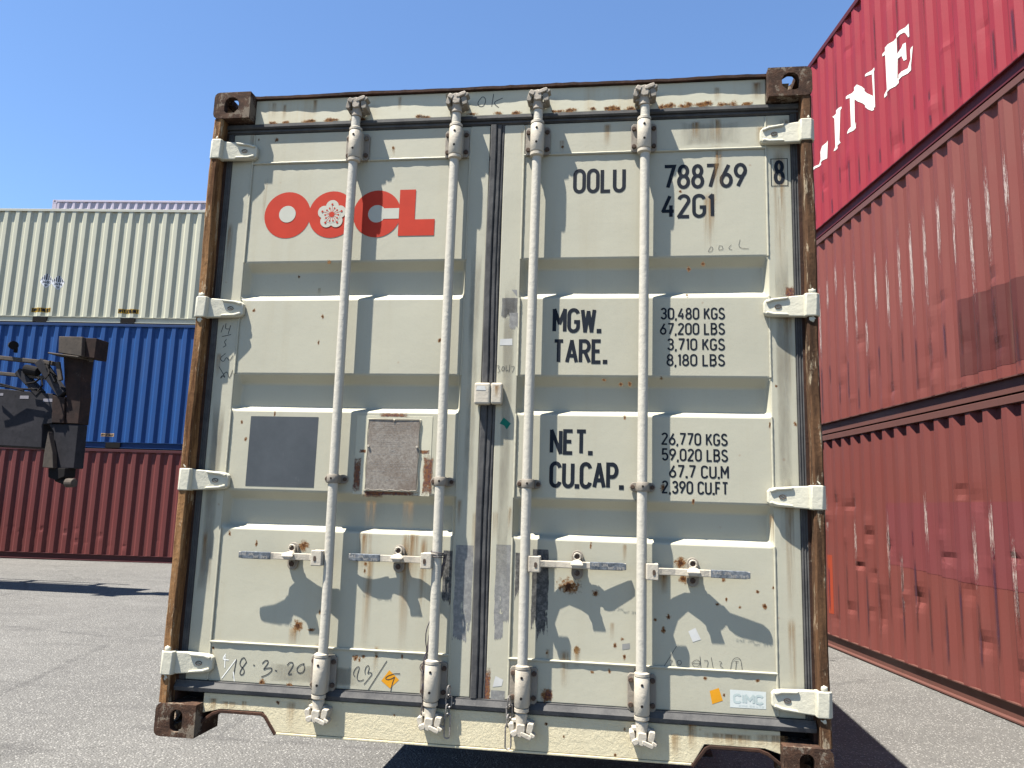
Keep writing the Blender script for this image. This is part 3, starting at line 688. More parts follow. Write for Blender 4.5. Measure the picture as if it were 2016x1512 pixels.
# plan outlines: (distance from the rod, y) along the front edge, then back along the rear edge
lever(RX[0], -1, .674, -.744, DL, [(.03,.010),(.075,.020),(.12,.016),(.16,.006),(.19,.012),(.215,.014),(.236,.008),(.30,.007),(.354,.009)], [(.354,.013),(.289,.016),(.233,.022),(.21,.034),(.157,.043),(.133,.044),(.094,.037),(.03,.030)])
lever(RX[1], -1, .680, -.322, DL, [(.03,.014),(.068,.028),(.101,.034),(.137,.032),(.16,.025),(.19,.034),(.214,.036),(.245,.032),(.289,.033),(.332,.037),(.350,.043)], [(.350,.0465),(.332,.0425),(.289,.041),(.267,.042),(.235,.044),(.152,.047),(.099,.045),(.03,.032)])
lever(RX[2], 1, .684, .352, DR, [(.03,.014),(.07,.028),(.111,.032),(.15,.028),(.186,.021),(.206,.020),(.222,.032),(.259,.030),(.310,.037),(.365,.044)], [(.365,.050),(.289,.043),(.25,.039),(.228,.046),(.15,.047),(.09,.043),(.03,.032)])
lever(RX[3], 1, .674, .766, DR, [(.03,.012),(.07,.026),(.117,.034),(.15,.027),(.18,.018),(.215,.020),(.235,.024),(.262,.017),(.307,.015),(.374,.011)], [(.374,.0155),(.363,.019),(.293,.025),(.255,.028),(.237,.036),(.207,.045),(.12,.045),(.07,.040),(.03,.032)])

# lock box across the seam
b = MB().box(-.052, .010, .022, .058, 1.270, 1.354); lb = b.build('lock_box', M['gear'], DL, bevel=.008, seg=3)
MB().box(.0105, .056, .027, .060, 1.272, 1.355).build('lock_flap', M['gear'], lb, bevel=.008, seg=3)
b = MB(); poly(b, [(-.045,1.325),(-.006,1.324),(-.010,1.340),(-.040,1.341)], .0212); b.build('torn_label', M['paper'], lb)
b = MB(); b.quad(.034, 1.318, .030, .062, .0262, 3.1); b.build('rust_stain', M['s_streak'], lb, fixn=False)

# data plate
b = MB()
px0, px1, pz0, pz1 = (-0.4725, -0.2706, 0.9365, 1.2084)
MB().box(px0-.052, px1+.052, YP-.0014, YP-.0002, pz0-.020, pz1+.016).build('backing_patch', M['header'], DL, bevel=.001)
b.box(px0-.008, px1+.008, YP-.004, YP-.0005, pz0-.006, pz1+.004); pb = b.build('data_plate', M['header'], DL, bevel=.002)
b = MB().box(px0, px1, YP-.0075, YP-.0042, pz0, pz1); b.build('plate_sheet', M['plate'], pb, bevel=.001)
b = MB(); b.tube([(px0-.002, YP-.008, pz1+.001), (px1*.5+px0*.5-.005, YP-.009, pz1+.003), (px1*.5+px0*.5, YP-.009, pz1-.007), (px1*.5+px0*.5+.006, YP-.009, pz1+.003), (px1+.002, YP-.008, pz1+.002)], .0016, 6)
for sx in (px0-.002, px1+.002): b.tube([(sx+.002*math.sin(i), YP-.007, pz0+(pz1-pz0)*i/14) for i in range(15)], .0016, 6)
b.tube([(px0+(px1-px0)*i/14, YP-.007, pz0-.001+.002*math.sin(i*2)) for i in range(15)], .0018, 6); b.build('plate_edge', M['bracket'], pb)
for sx in (px0+.004, px1-.004): MB().cyl((sx, YP-.013, pz0+(pz1-pz0)*.62), (sx, YP-.007, pz0+(pz1-pz0)*.62), .0045, None, 10).build('bracket_bolt', M['gear'], pb)
b = MB(); rnd = random.Random(8)
for i, fz in enumerate([.06,.09,.12,.15,.22,.26,.29,.32,.35,.38,.50,.60,.63,.66,.70,.74,.82,.86]):
    a0 = px0+.014+.03*rnd.random()*(1 if i % 3 else .2); a1 = px1-.014-.05*rnd.random(); n_ = int((a1-a0)/.007)
    for j in range(n_):
        if rnd.random() < .8: x_ = a0+j*.007; b.box(x_, x_+.0045*rnd.random()+.001, YP-.0079, YP-.0076, pz0+(pz1-pz0)*(1-fz), pz0+(pz1-pz0)*(1-fz)+.0016)
text(b, 'CIMC', px0+.088, px0+.112, pz0+(pz1-pz0)*.545, .008, .16, YP-.0082, .25)
b.build('plate_text', M['plate_text'], pb)

# ---------------------------------------------------------------- paintwork on the doors
Y1 = YP-.0007
b = MB(); O1 = ((-0.8816,2.0618)); O2 = ((-0.6873,2.0603)); O3 = ((-0.4942,2.0589)); rO = .1012
yq = Y1
disc(b, *O1, rO, yq); disc(b, *O2, rO, yq-.0002); disc(b, *O3, rO, yq-.0004)
lx0, lx1, lx2 = O3[0]+.0935, O3[0]+.0935+.067, O3[0]+.0935+.151
lt, lb_, lm = O3[1]+rO, O3[1]-rO*.955, O3[1]-rO*.27
poly(b, [(lx0, lt), (lx0, lb_), (lx2, lb_), (lx2, lm), (lx1, lm), (lx1, lt)], yq-.0006)
lg = b.build('red_logo', M['red_logo'], DL)
b = MB(); disc(b, O1[0], O1[1]+.004, .0365, yq-.0008); disc(b, O3[0], O3[1], .0375, yq-.0008)
poly(b, [(O3[0]+.02, O3[1]+.0225), (lx0, O3[1]+.0225), (lx0, O3[1]-.0225), (O3[0]+.02, O3[1]-.0225)], yq-.0010)
for k in range(5):
    a = R(90+72*k); disc(b, O2[0]+.035*math.cos(a), O2[1]+.035*math.sin(a), .0275, yq-.0012-.0001*k)
disc(b, O2[0], O2[1], .037, yq-.0019); b.build('logo_centre', M['cream_mark'], lg)
b = MB(); disc(b, O2[0], O2[1], .0118, yq-.0024)
for k in range(5):
    a = R(90+72*k); L_ = .0435; ex, ez = O2[0]+L_*math.cos(a), O2[1]+L_*math.sin(a); b.ribbon([(O2[0]+.009*math.cos(a), O2[1]+.009*math.sin(a)), (ex, ez)], .0017, yq-.0022); disc(b, ex, ez, .0045, yq-.0025, 14)
    for da in (-24, 24):
        a = R(90+36+72*k+da*.6); L_ = .0285; ex, ez = O2[0]+L_*math.cos(a), O2[1]+L_*math.sin(a); b.ribbon([(O2[0]+.009*math.cos(a), O2[1]+.009*math.sin(a)), (ex, ez)], .0015, yq-.0022); disc(b, ex, ez, .0037, yq-.0025, 14)
b.build('logo_flower', M['red_logo'], lg)
# lettering: each line = string, left/right edges, baseline, height, stroke share
LT = [('OOLU', 0.3088, 0.5171, 2.1252, 0.1037, 0.138),
      ('788769', 0.6611, 0.9823, 2.1333, 0.1016, 0.138),
      ('8', 1.0802, 1.1221, 2.1405, 0.0992, 0.138),
      ('42G1', 0.6549, 0.8584, 2.0135, 0.0986, 0.138),
      ('MGW.', 0.2396, 0.4274, 1.5571, 0.0995, 0.145),
      ('TARE.', 0.2423, 0.4517, 1.4365, 0.0964, 0.145),
      ('30,480 KGS', 0.6517, 0.8924, 1.6094, 0.0471, 0.138),
      ('67,200 LBS', 0.6498, 0.8917, 1.5502, 0.0466, 0.138),
      ('3,710 KGS', 0.6764, 0.8910, 1.4899, 0.0470, 0.138),
      ('8,180 LBS', 0.6745, 0.8903, 1.4296, 0.0467, 0.138),
      ('NET.', 0.2395, 0.4009, 1.0871, 0.0971, 0.145),
      ('CU.CAP.', 0.2404, 0.5178, 0.9618, 0.1000, 0.145),
      ('26,770 KGS', 0.6553, 0.8964, 1.1313, 0.0464, 0.138),
      ('59,020 LBS', 0.6567, 0.8968, 1.0726, 0.0468, 0.138),
      ('67.7 CU.M', 0.6835, 0.8989, 1.0109, 0.0479, 0.138),
      ('2,390 CU.FT', 0.6567, 0.8971, 0.9523, 0.0480, 0.138)]
b = MB()
for st, x0, x1, z0, h, sw in LT[:4]: text(b, st, x0, x1, z0, h, sw, Y1 if st != '8' else Y1-.0030)
cb = (1.0715, 1.1325, 2.1349, 2.2449); b.ribbon([(cb[0], cb[3]), (cb[1], cb[3]), (cb[1], cb[2]), (cb[0], cb[2])], .0028, Y1-.0032, True)
b.build('number_lettering', M['ink'], DR)
for i0, i1 in ((4,6), (6,10), (10,12), (12,16)):
    b = MB()
    for st, x0, x1, z0, h, sw in LT[i0:i1]: text(b, st, x0, x1, z0, h, sw, Y1)
    b.build('weight_lettering', M['ink'], DR)
# slate grey square, stickers
b = MB(); poly(b, [(-0.9681,0.9376), (-0.6838,0.9376), (-0.6838,1.2156), (-0.9681,1.2156)], Y1); b.build('grey_square', M['slate'], DL)
b = MB(); poly(b, [(-0.3393,0.2730), (-0.3005,0.2409), (-0.3337,0.2084), (-0.3683,0.2334)], YP-.0025); st1 = b.build('yellow_sticker', M['yellow'], DL)
b = MB(); poly(b, [(0.8232,0.2688), (0.8546,0.2809), (0.8680,0.2392), (0.8315,0.2251)], YP-.0025); b.build('yellow_sticker', M['yellow'], DR)
b = MB(); poly(b, [(0.8928,0.2780), (1.0149,0.2769), (1.0138,0.2196), (0.8920,0.2187)], YP-.0025); ws = b.build('white_sticker', M['white'], DR)
b = MB(); xA, zA = (0.9025,0.2329); xB, zB = (1.0062,0.2696); text(b, 'CIMC', xA, xB, zA, zB-zA-.004, .22, YP-.0029, .16); text(b, 'CIMC CO LTD', xA+.02, xB, zA-.009, .005, .14, YP-.0029, .2); b.build('sticker_print', M['teal'], ws)
b = MB(); poly(b, [(0.0602,1.2249), (0.0885,1.2018), (0.0735,1.1781), (0.0632,1.1936), (0.0452,1.2011)], YP-.0046); b.build('green_sticker', M['green'], DR)
b = MB(); poly(b, [(0.0362,1.5324), (0.0842,1.5344), (0.0850,1.5081), (0.0350,1.5080)], YP-.0046); poly(b, [(0.7506,0.4668), (0.7755,0.4803), (0.7947,0.4411), (0.7664,0.4309)], YP-.0006); poly(b, [(0.0610,0.2762), (0.0896,0.2636), (0.0847,0.2421), (0.0511,0.2366)], YP-.0046)
b.build('torn_label', M['paper'], DR)
b = MB(); poly(b, [(0.5176,0.4109), (0.5447,0.4158), (0.5448,0.3965), (0.5177,0.3916)], YP-.0006); poly(b, [(0.0762,1.7311), (0.0964,1.7309), (0.0972,1.7041)], YP-.0046); b.build('torn_tape', flat('grey_tape', (.22,.22,.21), .6), DR)

# handwriting: (y, width, [points])
def scrawl(name, mat, par, strokes, y, w_=.0028):
    b = MB()
    if y < .066 and par != hd: y = surf(strokes[0][0][0], strokes[0][0][1])-.0009
    for k, s_ in enumerate(strokes):
        # smooth the stroke a little
        pts = [Vector((p[0], p[1])) for p in s_]
        if len(pts) > 2:
            for _ in range(2):
                npts = [pts[0]]
                for a, c in zip(pts, pts[1:]): npts += [a*.75+c*.25, a*.25+c*.75]
                npts.append(pts[-1]); pts = npts
        b.ribbon([tuple(p) for p in pts], w_, y-.00003*k)
    return b.build(name, mat, par)
scrawl('handwritten_date', M['marker'], DL, [[(-0.9440,0.2788), (-0.9518,0.2104)], [(-0.9019,0.2686), (-0.9100,0.2838), (-0.9159,0.2869), (-0.9251,0.2798), (-0.9303,0.2620), (-0.9209,0.2510), (-0.9109,0.2449), (-0.9079,0.2324), (-0.9145,0.2231), (-0.9244,0.2237), (-0.9261,0.2332), (-0.9180,0.2484), (-0.9021,0.2714)], [(-0.8750,0.2616), (-0.8677,0.2605)], [(-0.8393,0.2684), (-0.8277,0.2813), (-0.8156,0.2812), (-0.8157,0.2697), (-0.8353,0.2453), (-0.8168,0.2541), (-0.7977,0.2552), (-0.7990,0.2436), (-0.8148,0.2300), (-0.8386,0.2197)], [(-0.7865,0.2469), (-0.7772,0.2456)], [(-0.7385,0.2685), (-0.7293,0.2806), (-0.7147,0.2783), (-0.7161,0.2644), (-0.7365,0.2334), (-0.7175,0.2383)], [(-0.6709,0.2778), (-0.6842,0.2746), (-0.6984,0.2631), (-0.6990,0.2493), (-0.6871,0.2415), (-0.6728,0.2469), (-0.6681,0.2625), (-0.6750,0.2759)]], YP-.0036, .0036)
scrawl('chalk_marks', M['chalkw'], DL, [[(-0.9896,0.2960), (-1.0021,0.2747), (-0.9751,0.2743)], [(-0.9911,0.2903), (-0.9890,0.2455)], [(-0.9464,0.2777), (-0.9977,0.2059)], [(-0.9526,0.2327), (-0.9453,0.1978)]], YP-.0033, .0028)
scrawl('handwritten_numbers', M['marker'], DL, [[(-0.4703,0.2419), (-0.4783,0.2518), (-0.4721,0.2700), (-0.4607,0.2796), (-0.4543,0.2761), (-0.4607,0.2543), (-0.4627,0.2335), (-0.4518,0.2267), (-0.4351,0.2334)], [(-0.4311,0.2536), (-0.4339,0.2647), (-0.4299,0.2799), (-0.4201,0.2864), (-0.4162,0.2746), (-0.4236,0.2535), (-0.4129,0.2616), (-0.4042,0.2575), (-0.4087,0.2484), (-0.4341,0.2167)], [(-0.3505,0.3058), (-0.4166,0.1982)], [(-0.2976,0.2625), (-0.3169,0.2625), (-0.3449,0.2521), (-0.3540,0.2427), (-0.3435,0.2381), (-0.3254,0.2443), (-0.3163,0.2523), (-0.3259,0.2266), (-0.3306,0.1945)]], YP-.0050, .0028)
scrawl('handwritten_initials', M['marker'], DL, [[(-1.1194,1.5893), (-1.1277,1.5592)], [(-1.1091,1.5978), (-1.1113,1.5742), (-1.0935,1.5742)], [(-1.0882,1.5892), (-1.0959,1.5528)], [(-1.1216,1.5421), (-1.0824,1.5507)], [(-1.1006,1.5314), (-1.1105,1.5186), (-1.0982,1.5058), (-1.1130,1.4973)], [(-1.0995,1.4718), (-1.1241,1.4505), (-1.1048,1.4337), (-1.0939,1.4591), (-1.0809,1.4380), (-1.0655,1.4635)],
  [(-1.1231,1.4166), (-1.0874,1.3663), (-1.1066,1.3830), (-1.1135,1.3619), (-1.0866,1.4042), (-1.0738,1.3623), (-1.0621,1.4023)]], YP-.0052, .0026)
scrawl('pencil_numbers', M['marker'], DR, [[(0.0257,1.4253), (0.0377,1.4274), (0.0321,1.4153), (0.0424,1.4053), (0.0306,1.3992)], [(0.0498,1.4234), (0.0443,1.4093), (0.0544,1.4054), (0.0578,1.4214), (0.0498,1.4234)], [(0.0636,1.4275), (0.0624,1.4034), (0.0701,1.4115), (0.0723,1.4035)], [(0.0774,1.4316), (0.0763,1.4035)], [(0.0837,1.4236), (0.0975,1.4257), (0.0884,1.3996)]], YP-.0056, .0018)
scrawl('pencil_scribble', M['marker'], DR, [[(0.8415,1.8961), (0.8299,1.8740), (0.8470,1.8778), (0.8510,1.8939), (0.8415,1.8961)], [(0.8738,1.8997), (0.8699,1.8815), (0.8888,1.8852), (0.8852,1.8995), (0.8738,1.8997)], [(0.9193,1.9030), (0.9059,1.8890), (0.9210,1.8827)], [(0.9517,1.9227), (0.9437,1.8904), (0.9831,1.8858)]], YP-.0030, .0015)
scrawl('pencil_writing', M['marker'], DR, [[(0.7096,0.4140), (0.6632,0.3385)], [(0.6864,0.3641), (0.6970,0.3664), (0.6846,0.3449), (0.7023,0.3459)], [(0.7112,0.3620), (0.7165,0.3467), (0.7289,0.3577), (0.7201,0.3677), (0.7112,0.3620)], [(0.7625,0.3596), (0.7694,0.3462), (0.7870,0.3489), (0.7924,0.3665), (0.7766,0.3725), (0.7625,0.3596)], [(0.7660,0.3581), (0.7906,0.3595)], [(0.7908,0.3836), (0.7940,0.3424)], [(0.8048,0.3706), (0.8206,0.3715), (0.8151,0.3470)], [(0.8294,0.3823), (0.8361,0.3465)],
  [(0.8573,0.3700), (0.8678,0.3672), (0.8572,0.3563), (0.8710,0.3485)], [(0.8953,0.3447), (0.9028,0.3829), (0.9307,0.3878), (0.9353,0.3470)], [(0.9096,0.3729), (0.9235,0.3737)], [(0.9166,0.3733), (0.9127,0.3423)], [(1.0875,0.4614), (1.1011,0.4587), (1.1076,0.4419), (1.1135,0.4046), (1.0993,0.3834)]], YP-.0030, .0016)
scrawl('handwritten_ok', M['marker'], hd, [[(-0.0724,2.5511), (-0.0907,2.5271), (-0.0836,2.5088), (-0.0645,2.5080), (-0.0548,2.5323), (-0.0618,2.5506), (-0.0724,2.5511)], [(-0.0240,2.5624), (-0.0306,2.5066)], [(0.0147,2.5427), (-0.0269,2.5243), (-0.0008,2.5008)]], .0546, .003)

# stains: rust runs, spots, tape residue
def stains(name, key, par, L, y=None):
    b = MB()
    for i, (c, wd, h) in enumerate(L):
        yy = (y if y is not None else min(surf(c[0], c[1]-h*.45), surf(c[0], c[1]), surf(c[0], c[1]+h*.45))-.0003)-.00002*(i % 5)
        b.quad(c[0], c[1], wd, h, yy, 1.37*i+.4*len(L))
        if key != 's_spot': b.build(name, M[key], par, fixn=False); b = MB()
    if b.v: b.build(name, M[key], par, fixn=False)
K = .00190
def px(L): return [(c, w_*K, h*K) for c, w_, h in L]
stains('rust_run', 's_streak', hd, px([(((-0.9871,2.5269)), 26, 46), (((-0.9269,2.5174)), 10, 44), (((-0.7921,2.5348)), 12, 44), (((-0.4232,2.5349)), 12, 40), (((0.8715,2.5149)), 16, 40), (((1.0230,2.5252)), 26, 48), (((-0.6134,2.5432)), 10, 30), (((0.5705,2.5242)), 10, 30), (((-0.2199,2.5487)), 8, 26)]), .0544)
rr = random.Random(31)
LS = [((-1.0+2.0*rr.random(), 2.472+.006*rr.random()), (20+30*rr.random())*K, (9+8*rr.random())*K) for i in range(26)] + [((.35+.65*rr.random(), 2.474+.01*rr.random()), (20+30*rr.random())*K, (10+14*rr.random())*K) for i in range(16)]
stains('rust_spot', 's_spot', hd, LS, .0540)
stains('rust_run', 's_streak', DL, px([(((-0.4469,0.8369)), 26, 70), (((-0.2984,0.8415)), 26, 66)]))
stains('rust_run', 's_streak', DL, px([(((-0.4656,0.6925)), 34, 95), (((-0.2804,0.6712)), 40, 130), (((-0.2986,0.5301)), 24, 260), (((-0.4419,0.5049)), 20, 230), (((-0.7205,0.3700)), 26, 44), (((-0.2297,0.6076)), 16, 180), (((-1.0631,2.3933)), 14, 60), (((-0.4385,2.3258)), 8, 28), (((-1.0191,2.5782)), 10, 30), (((-0.3940,0.3045)), 12, 60), (((-1.0476,0.2497)), 12, 60), (((-0.7335,1.7398)), 8, 20), (((-0.6230,0.3103)), 14, 50), (((-0.9892,2.1173)), 10, 120)]))
stains('rust_run', 's_streak', DR, px([(((0.4430,2.3648)), 18, 60), (((0.8652,2.3618)), 26, 70), (((0.7892,2.3733)), 20, 46), (((0.2605,2.3236)), 12, 34), (((0.8691,2.1759)), 26, 150), (((0.8404,1.9901)), 30, 140), (((1.0328,2.3386)), 18, 50), (((0.1057,2.3291)), 14, 80), (((0.3542,0.3546)), 12, 50), (((0.3129,0.3082)), 20, 80), (((0.2491,0.3541)), 10, 30), (((0.5242,0.7299)), 10, 40), (((0.6614,0.6271)), 22, 46), (((0.4809,0.4496)), 10, 40), (((1.0468,0.8212)), 10, 80)]))
stains('rust_run', 's_streak', DR, px([(((1.1016,2.0051)), 26, 320), (((1.1191,1.4909)), 18, 240), (((1.1266,2.3561)), 22, 60), (((1.1177,1.5875)), 16, 60), (((1.1083,0.7521)), 18, 280), (((1.1062,0.3872)), 16, 160), (((0.0407,0.8147)), 12, 60), (((0.0944,0.8259)), 12, 70)]))
stains('rust_run', 's_streak', DL, px([(((-1.1279,1.8969)), 16, 150), (((-1.1279,1.4208)), 12, 60), (((-1.1140,0.6483)), 14, 120), (((-0.0356,0.7744)), 14, 100), (((-0.0976,0.8576)), 12, 60), (((-0.0279,1.6306)), 8, 40)]))
stains('soft_grime', 's_grime', DL, [((-.62,.24), .50, .08), ((-1.105,.9), .07, .9), ((-.07,1.4), .06, 1.2)])
stains('soft_grime', 's_grime', DR, [((.85,2.36), .30, .12), ((1.10,1.3), .07, 1.4), ((.07,1.2), .06, 1.5)])
rr = random.Random(77)
sp = [((-0.9941,1.6534)), ((-0.6972,1.6266)), ((-0.7066,1.5192)), ((-0.2054,1.5281)), ((-1.0058,1.1907)), ((-0.9824,1.1235)), ((-0.8685,1.2256)), ((-0.9019,0.7149)), ((-0.4417,2.3438)), ((-0.8258,1.8054)), ((-0.6244,0.4683)), ((-0.4420,0.3146)), ((-0.3910,0.3192)), ((-0.4571,0.3046)), ((-0.4553,0.6567)), ((-0.4575,0.6282)), ((-0.9559,2.3987)), ((-0.6852,1.8556)), ((-1.0365,2.4039)), ((-0.2934,0.3245)), ((-1.0435,0.3156)), ((-1.0171,0.7500))]
stains('rust_spot', 's_spot', DL, [(c, (7+9*rr.random())*K, (8+12*rr.random())*K) for c in sp] + px([(((-0.8331,0.2025)), 22, 20), (((-0.7231,0.1962)), 20, 18), (((-0.7080,0.7141)), 34, 34), (((-0.7096,0.4135)), 30, 40), (((-0.6519,0.4015)), 24, 12), (((-0.4734,0.3111)), 18, 18)]))
sp = [((0.2626,2.3235)), ((0.7274,2.1234)), ((0.7589,1.8081)), ((0.8124,1.8276)), ((0.6556,1.3821)), ((0.5383,1.3597)), ((0.5040,1.3575)), ((0.4426,1.3746)), ((0.7508,1.7055)), ((0.7710,0.9249)), ((1.0633,0.9299)), ((1.0154,0.5652)), ((0.8843,0.5837)), ((0.8523,0.5647)), ((0.9315,0.5596)), ((0.6632,0.4676)), ((0.6812,0.5143)), ((0.6345,0.5014)), ((0.4922,0.4060)), ((0.3555,0.3900)), ((0.2470,0.3664)), ((0.4116,0.3086)), ((0.4732,0.3156)), ((0.5174,0.4285)), ((0.5252,0.3674)), ((0.8717,0.2581)), ((0.3996,0.7564)), ((0.5387,1.2937)), ((0.5202,1.2317)), ((0.8745,0.6505)), ((0.9937,0.6150)), ((0.9865,0.3124)), ((0.8078,0.3106)), ((0.7745,2.5555)), ((1.0478,1.2113)), ((1.0725,1.3568)), ((1.0481,0.6314)), ((1.1357,1.2165))]
stains('rust_spot', 's_spot', DR, [(c, (7+8*rr.random())*K, (8+12*rr.random())*K) for c in sp] + px([(((0.3219,0.6035)), 70, 50), (((0.7247,0.7051)), 36, 34), (((0.7335,0.6481)), 26, 30), (((0.4188,0.5842)), 20, 22), (((0.2468,0.2167)), 34, 44), (((0.5820,0.9250)), 30, 24), (((0.3538,0.3810)), 18, 24), (((0.6613,0.9736)), 18, 26)]))
stains('rust_bloom', 's_rustp', DL, px([(((-0.5109,0.9913)), 22, 100), (((-0.2291,0.9983)), 30, 110), (((-0.3704,0.9265)), 170, 16), (((-0.3771,1.2285)), 90, 12), (((-0.4901,1.0848)), 26, 10), (((-0.2454,1.0859)), 30, 12), (((-0.4411,0.9207)), 60, 22)]), YP-.0018)
stains('rust_bloom', 's_rustp', DR, px([(((0.0328,0.2214)), 16, 120), (((0.0718,0.1797)), 60, 12), (((1.1298,1.7087)), 26, 40), (((1.1168,0.2662)), 30, 10), (((0.2559,0.2208)), 22, 30), (((0.5671,0.2793)), 8, 80)]))
stains('tape_residue', 's_patch', DL, px([(((-0.0720,0.5680)), 40, 180), (((-0.0798,0.4303)), 30, 60)]))
stains('tape_residue', 's_dark', DL, px([(((-0.1351,0.5930)), 22, 130)]))
stains('tape_residue', 's_patch', DR, px([(((0.0778,0.5654)), 34, 190), (((0.0669,0.4376)), 18, 60), (((0.0686,1.6507)), 36, 50), (((0.0883,1.5995)), 20, 40), (((0.0712,0.1972)), 30, 30)]))
stains('tape_residue', 's_dark', DR, px([(((0.2163,0.5534)), 36, 190), (((0.1337,0.6045)), 14, 120)]))
stains('grime', 's_spot', sill, px([(((-0.7578,0.1354)), 14, 12), (((-0.3087,0.1188)), 8, 8), (((0.5287,0.1263)), 8, 14), (((0.2504,0.1252)), 10, 8), (((0.4941,0.0380)), 10, 10), (((0.3147,0.0866)), 8, 8)]), .0494)
stains('rust_run', 's_streak', sill, px([(((-0.7062,0.0898)), 20, 60), (((-1.0156,0.1103)), 20, 30), (((-0.8934,0.1142)), 14, 22), (((0.7563,0.1162)), 26, 60), (((0.8937,0.1122)), 120, 26), (((0.7042,0.0793)), 20, 50), (((-0.9541,0.1104)), 40, 20), (((1.0293,0.1181)), 60, 26)]), .0490)

# retaining chains hanging from the lower bearing plates
def chain(name, x, z, L, label, y=.030):
    b = MB(); n = 4; zz = z
    for i in range(n):
        ln = .042 if i < n-1 else .085; wd = .0105
        cx = x+.002*math.sin(i*2); c = zz-ln/2+.004
        pts = []
        for k in range(16):
            a = 2*math.pi*k/16; dz = (ln/2-wd)*(1 if math.sin(a) > 0 else -1)
            if i % 2 == 0: pts.append((cx+wd*.35*math.cos(a), y+wd*.9*math.cos(a), c+wd*math.sin(a)+dz))
            else: pts.append((cx+wd*math.cos(a), y+.15*wd*math.cos(a), c+wd*math.sin(a)+dz))
        b.tube(pts, .0030, 6, True); zz -= ln-.010
    o = b.build(name, M['chain'], smooth=True); o.location = (0,0,G); return tag(o, label, 'chain', 'chains hanging by the door seam')
chain('retaining_chain', *(-0.1039,0.2347), 0, 'short steel chain hanging under the door that carries the red logo', .028)
chain('retaining_chain', *(0.1185,0.2132), 0, 'short steel chain hanging under the door that carries the black numbers', .028)
# old wire twisted round the second handle and rod
b = MB(); rnd = random.Random(6)
zt = .705
for k in range(3):
    b.tube([(RX[1]+.024*math.cos(a+k), YA+.024*math.sin(a+k), zt+.006*k-.002*a) for a in [i*.5 for i in range(14)]], .0018, 5)
for k in range(4):
    pts = []; N = 40
    for i in range(N+1):
        t = i/N; pts.append((RX[1]+.030-.058*min(1, t*1.6)+.004*math.sin(t*22+k*1.7)+.002*(rnd.random()-.5), .022+.006*math.sin(t*15+k)-.010*t, zt-(.62 if k < 3 else .5)*t))
    b.tube(pts, .0021, 5)
b.tube([(RX[1]-.030+.014*math.cos(a), .012, .300+.016*math.sin(a)) for a in [2*math.pi*i/14 for i in range(14)]], .0018, 5, True)
o = b.build('seal_wire', M['wire'], smooth=True); o.location = (0,0,G); tag(o, 'dark old wire wound round a locking rod and hanging beside the yellow diamond sticker', 'wire')

# trestles that carry the container, well back underneath
for i, y in enumerate((3.0, 9.2)):
    t = empty('support_trestle', (0, y, 0)); tag(t, 'dark steel trestle standing under the cream container, ' + ('nearer the doors' if i == 0 else 'farther from the doors'), 'trestle', 'trestles under the cream container')
    MB().box(-1.1, 1.1, -.10, .10, G-.12, G+.028).build('beam', M['rust_edge'], t)
    for x in (-.9, .9):
        MB().prism([(x-.18, 0), (x+.18, 0), (x+.07, G-.12), (x-.07, G-.12)], -.07, .07).build('leg', M['rust_edge'], t)
        MB().box(x-.24, x+.24, -.16, .16, 0.002, .02).build('foot_plate', M['rust_edge'], t)

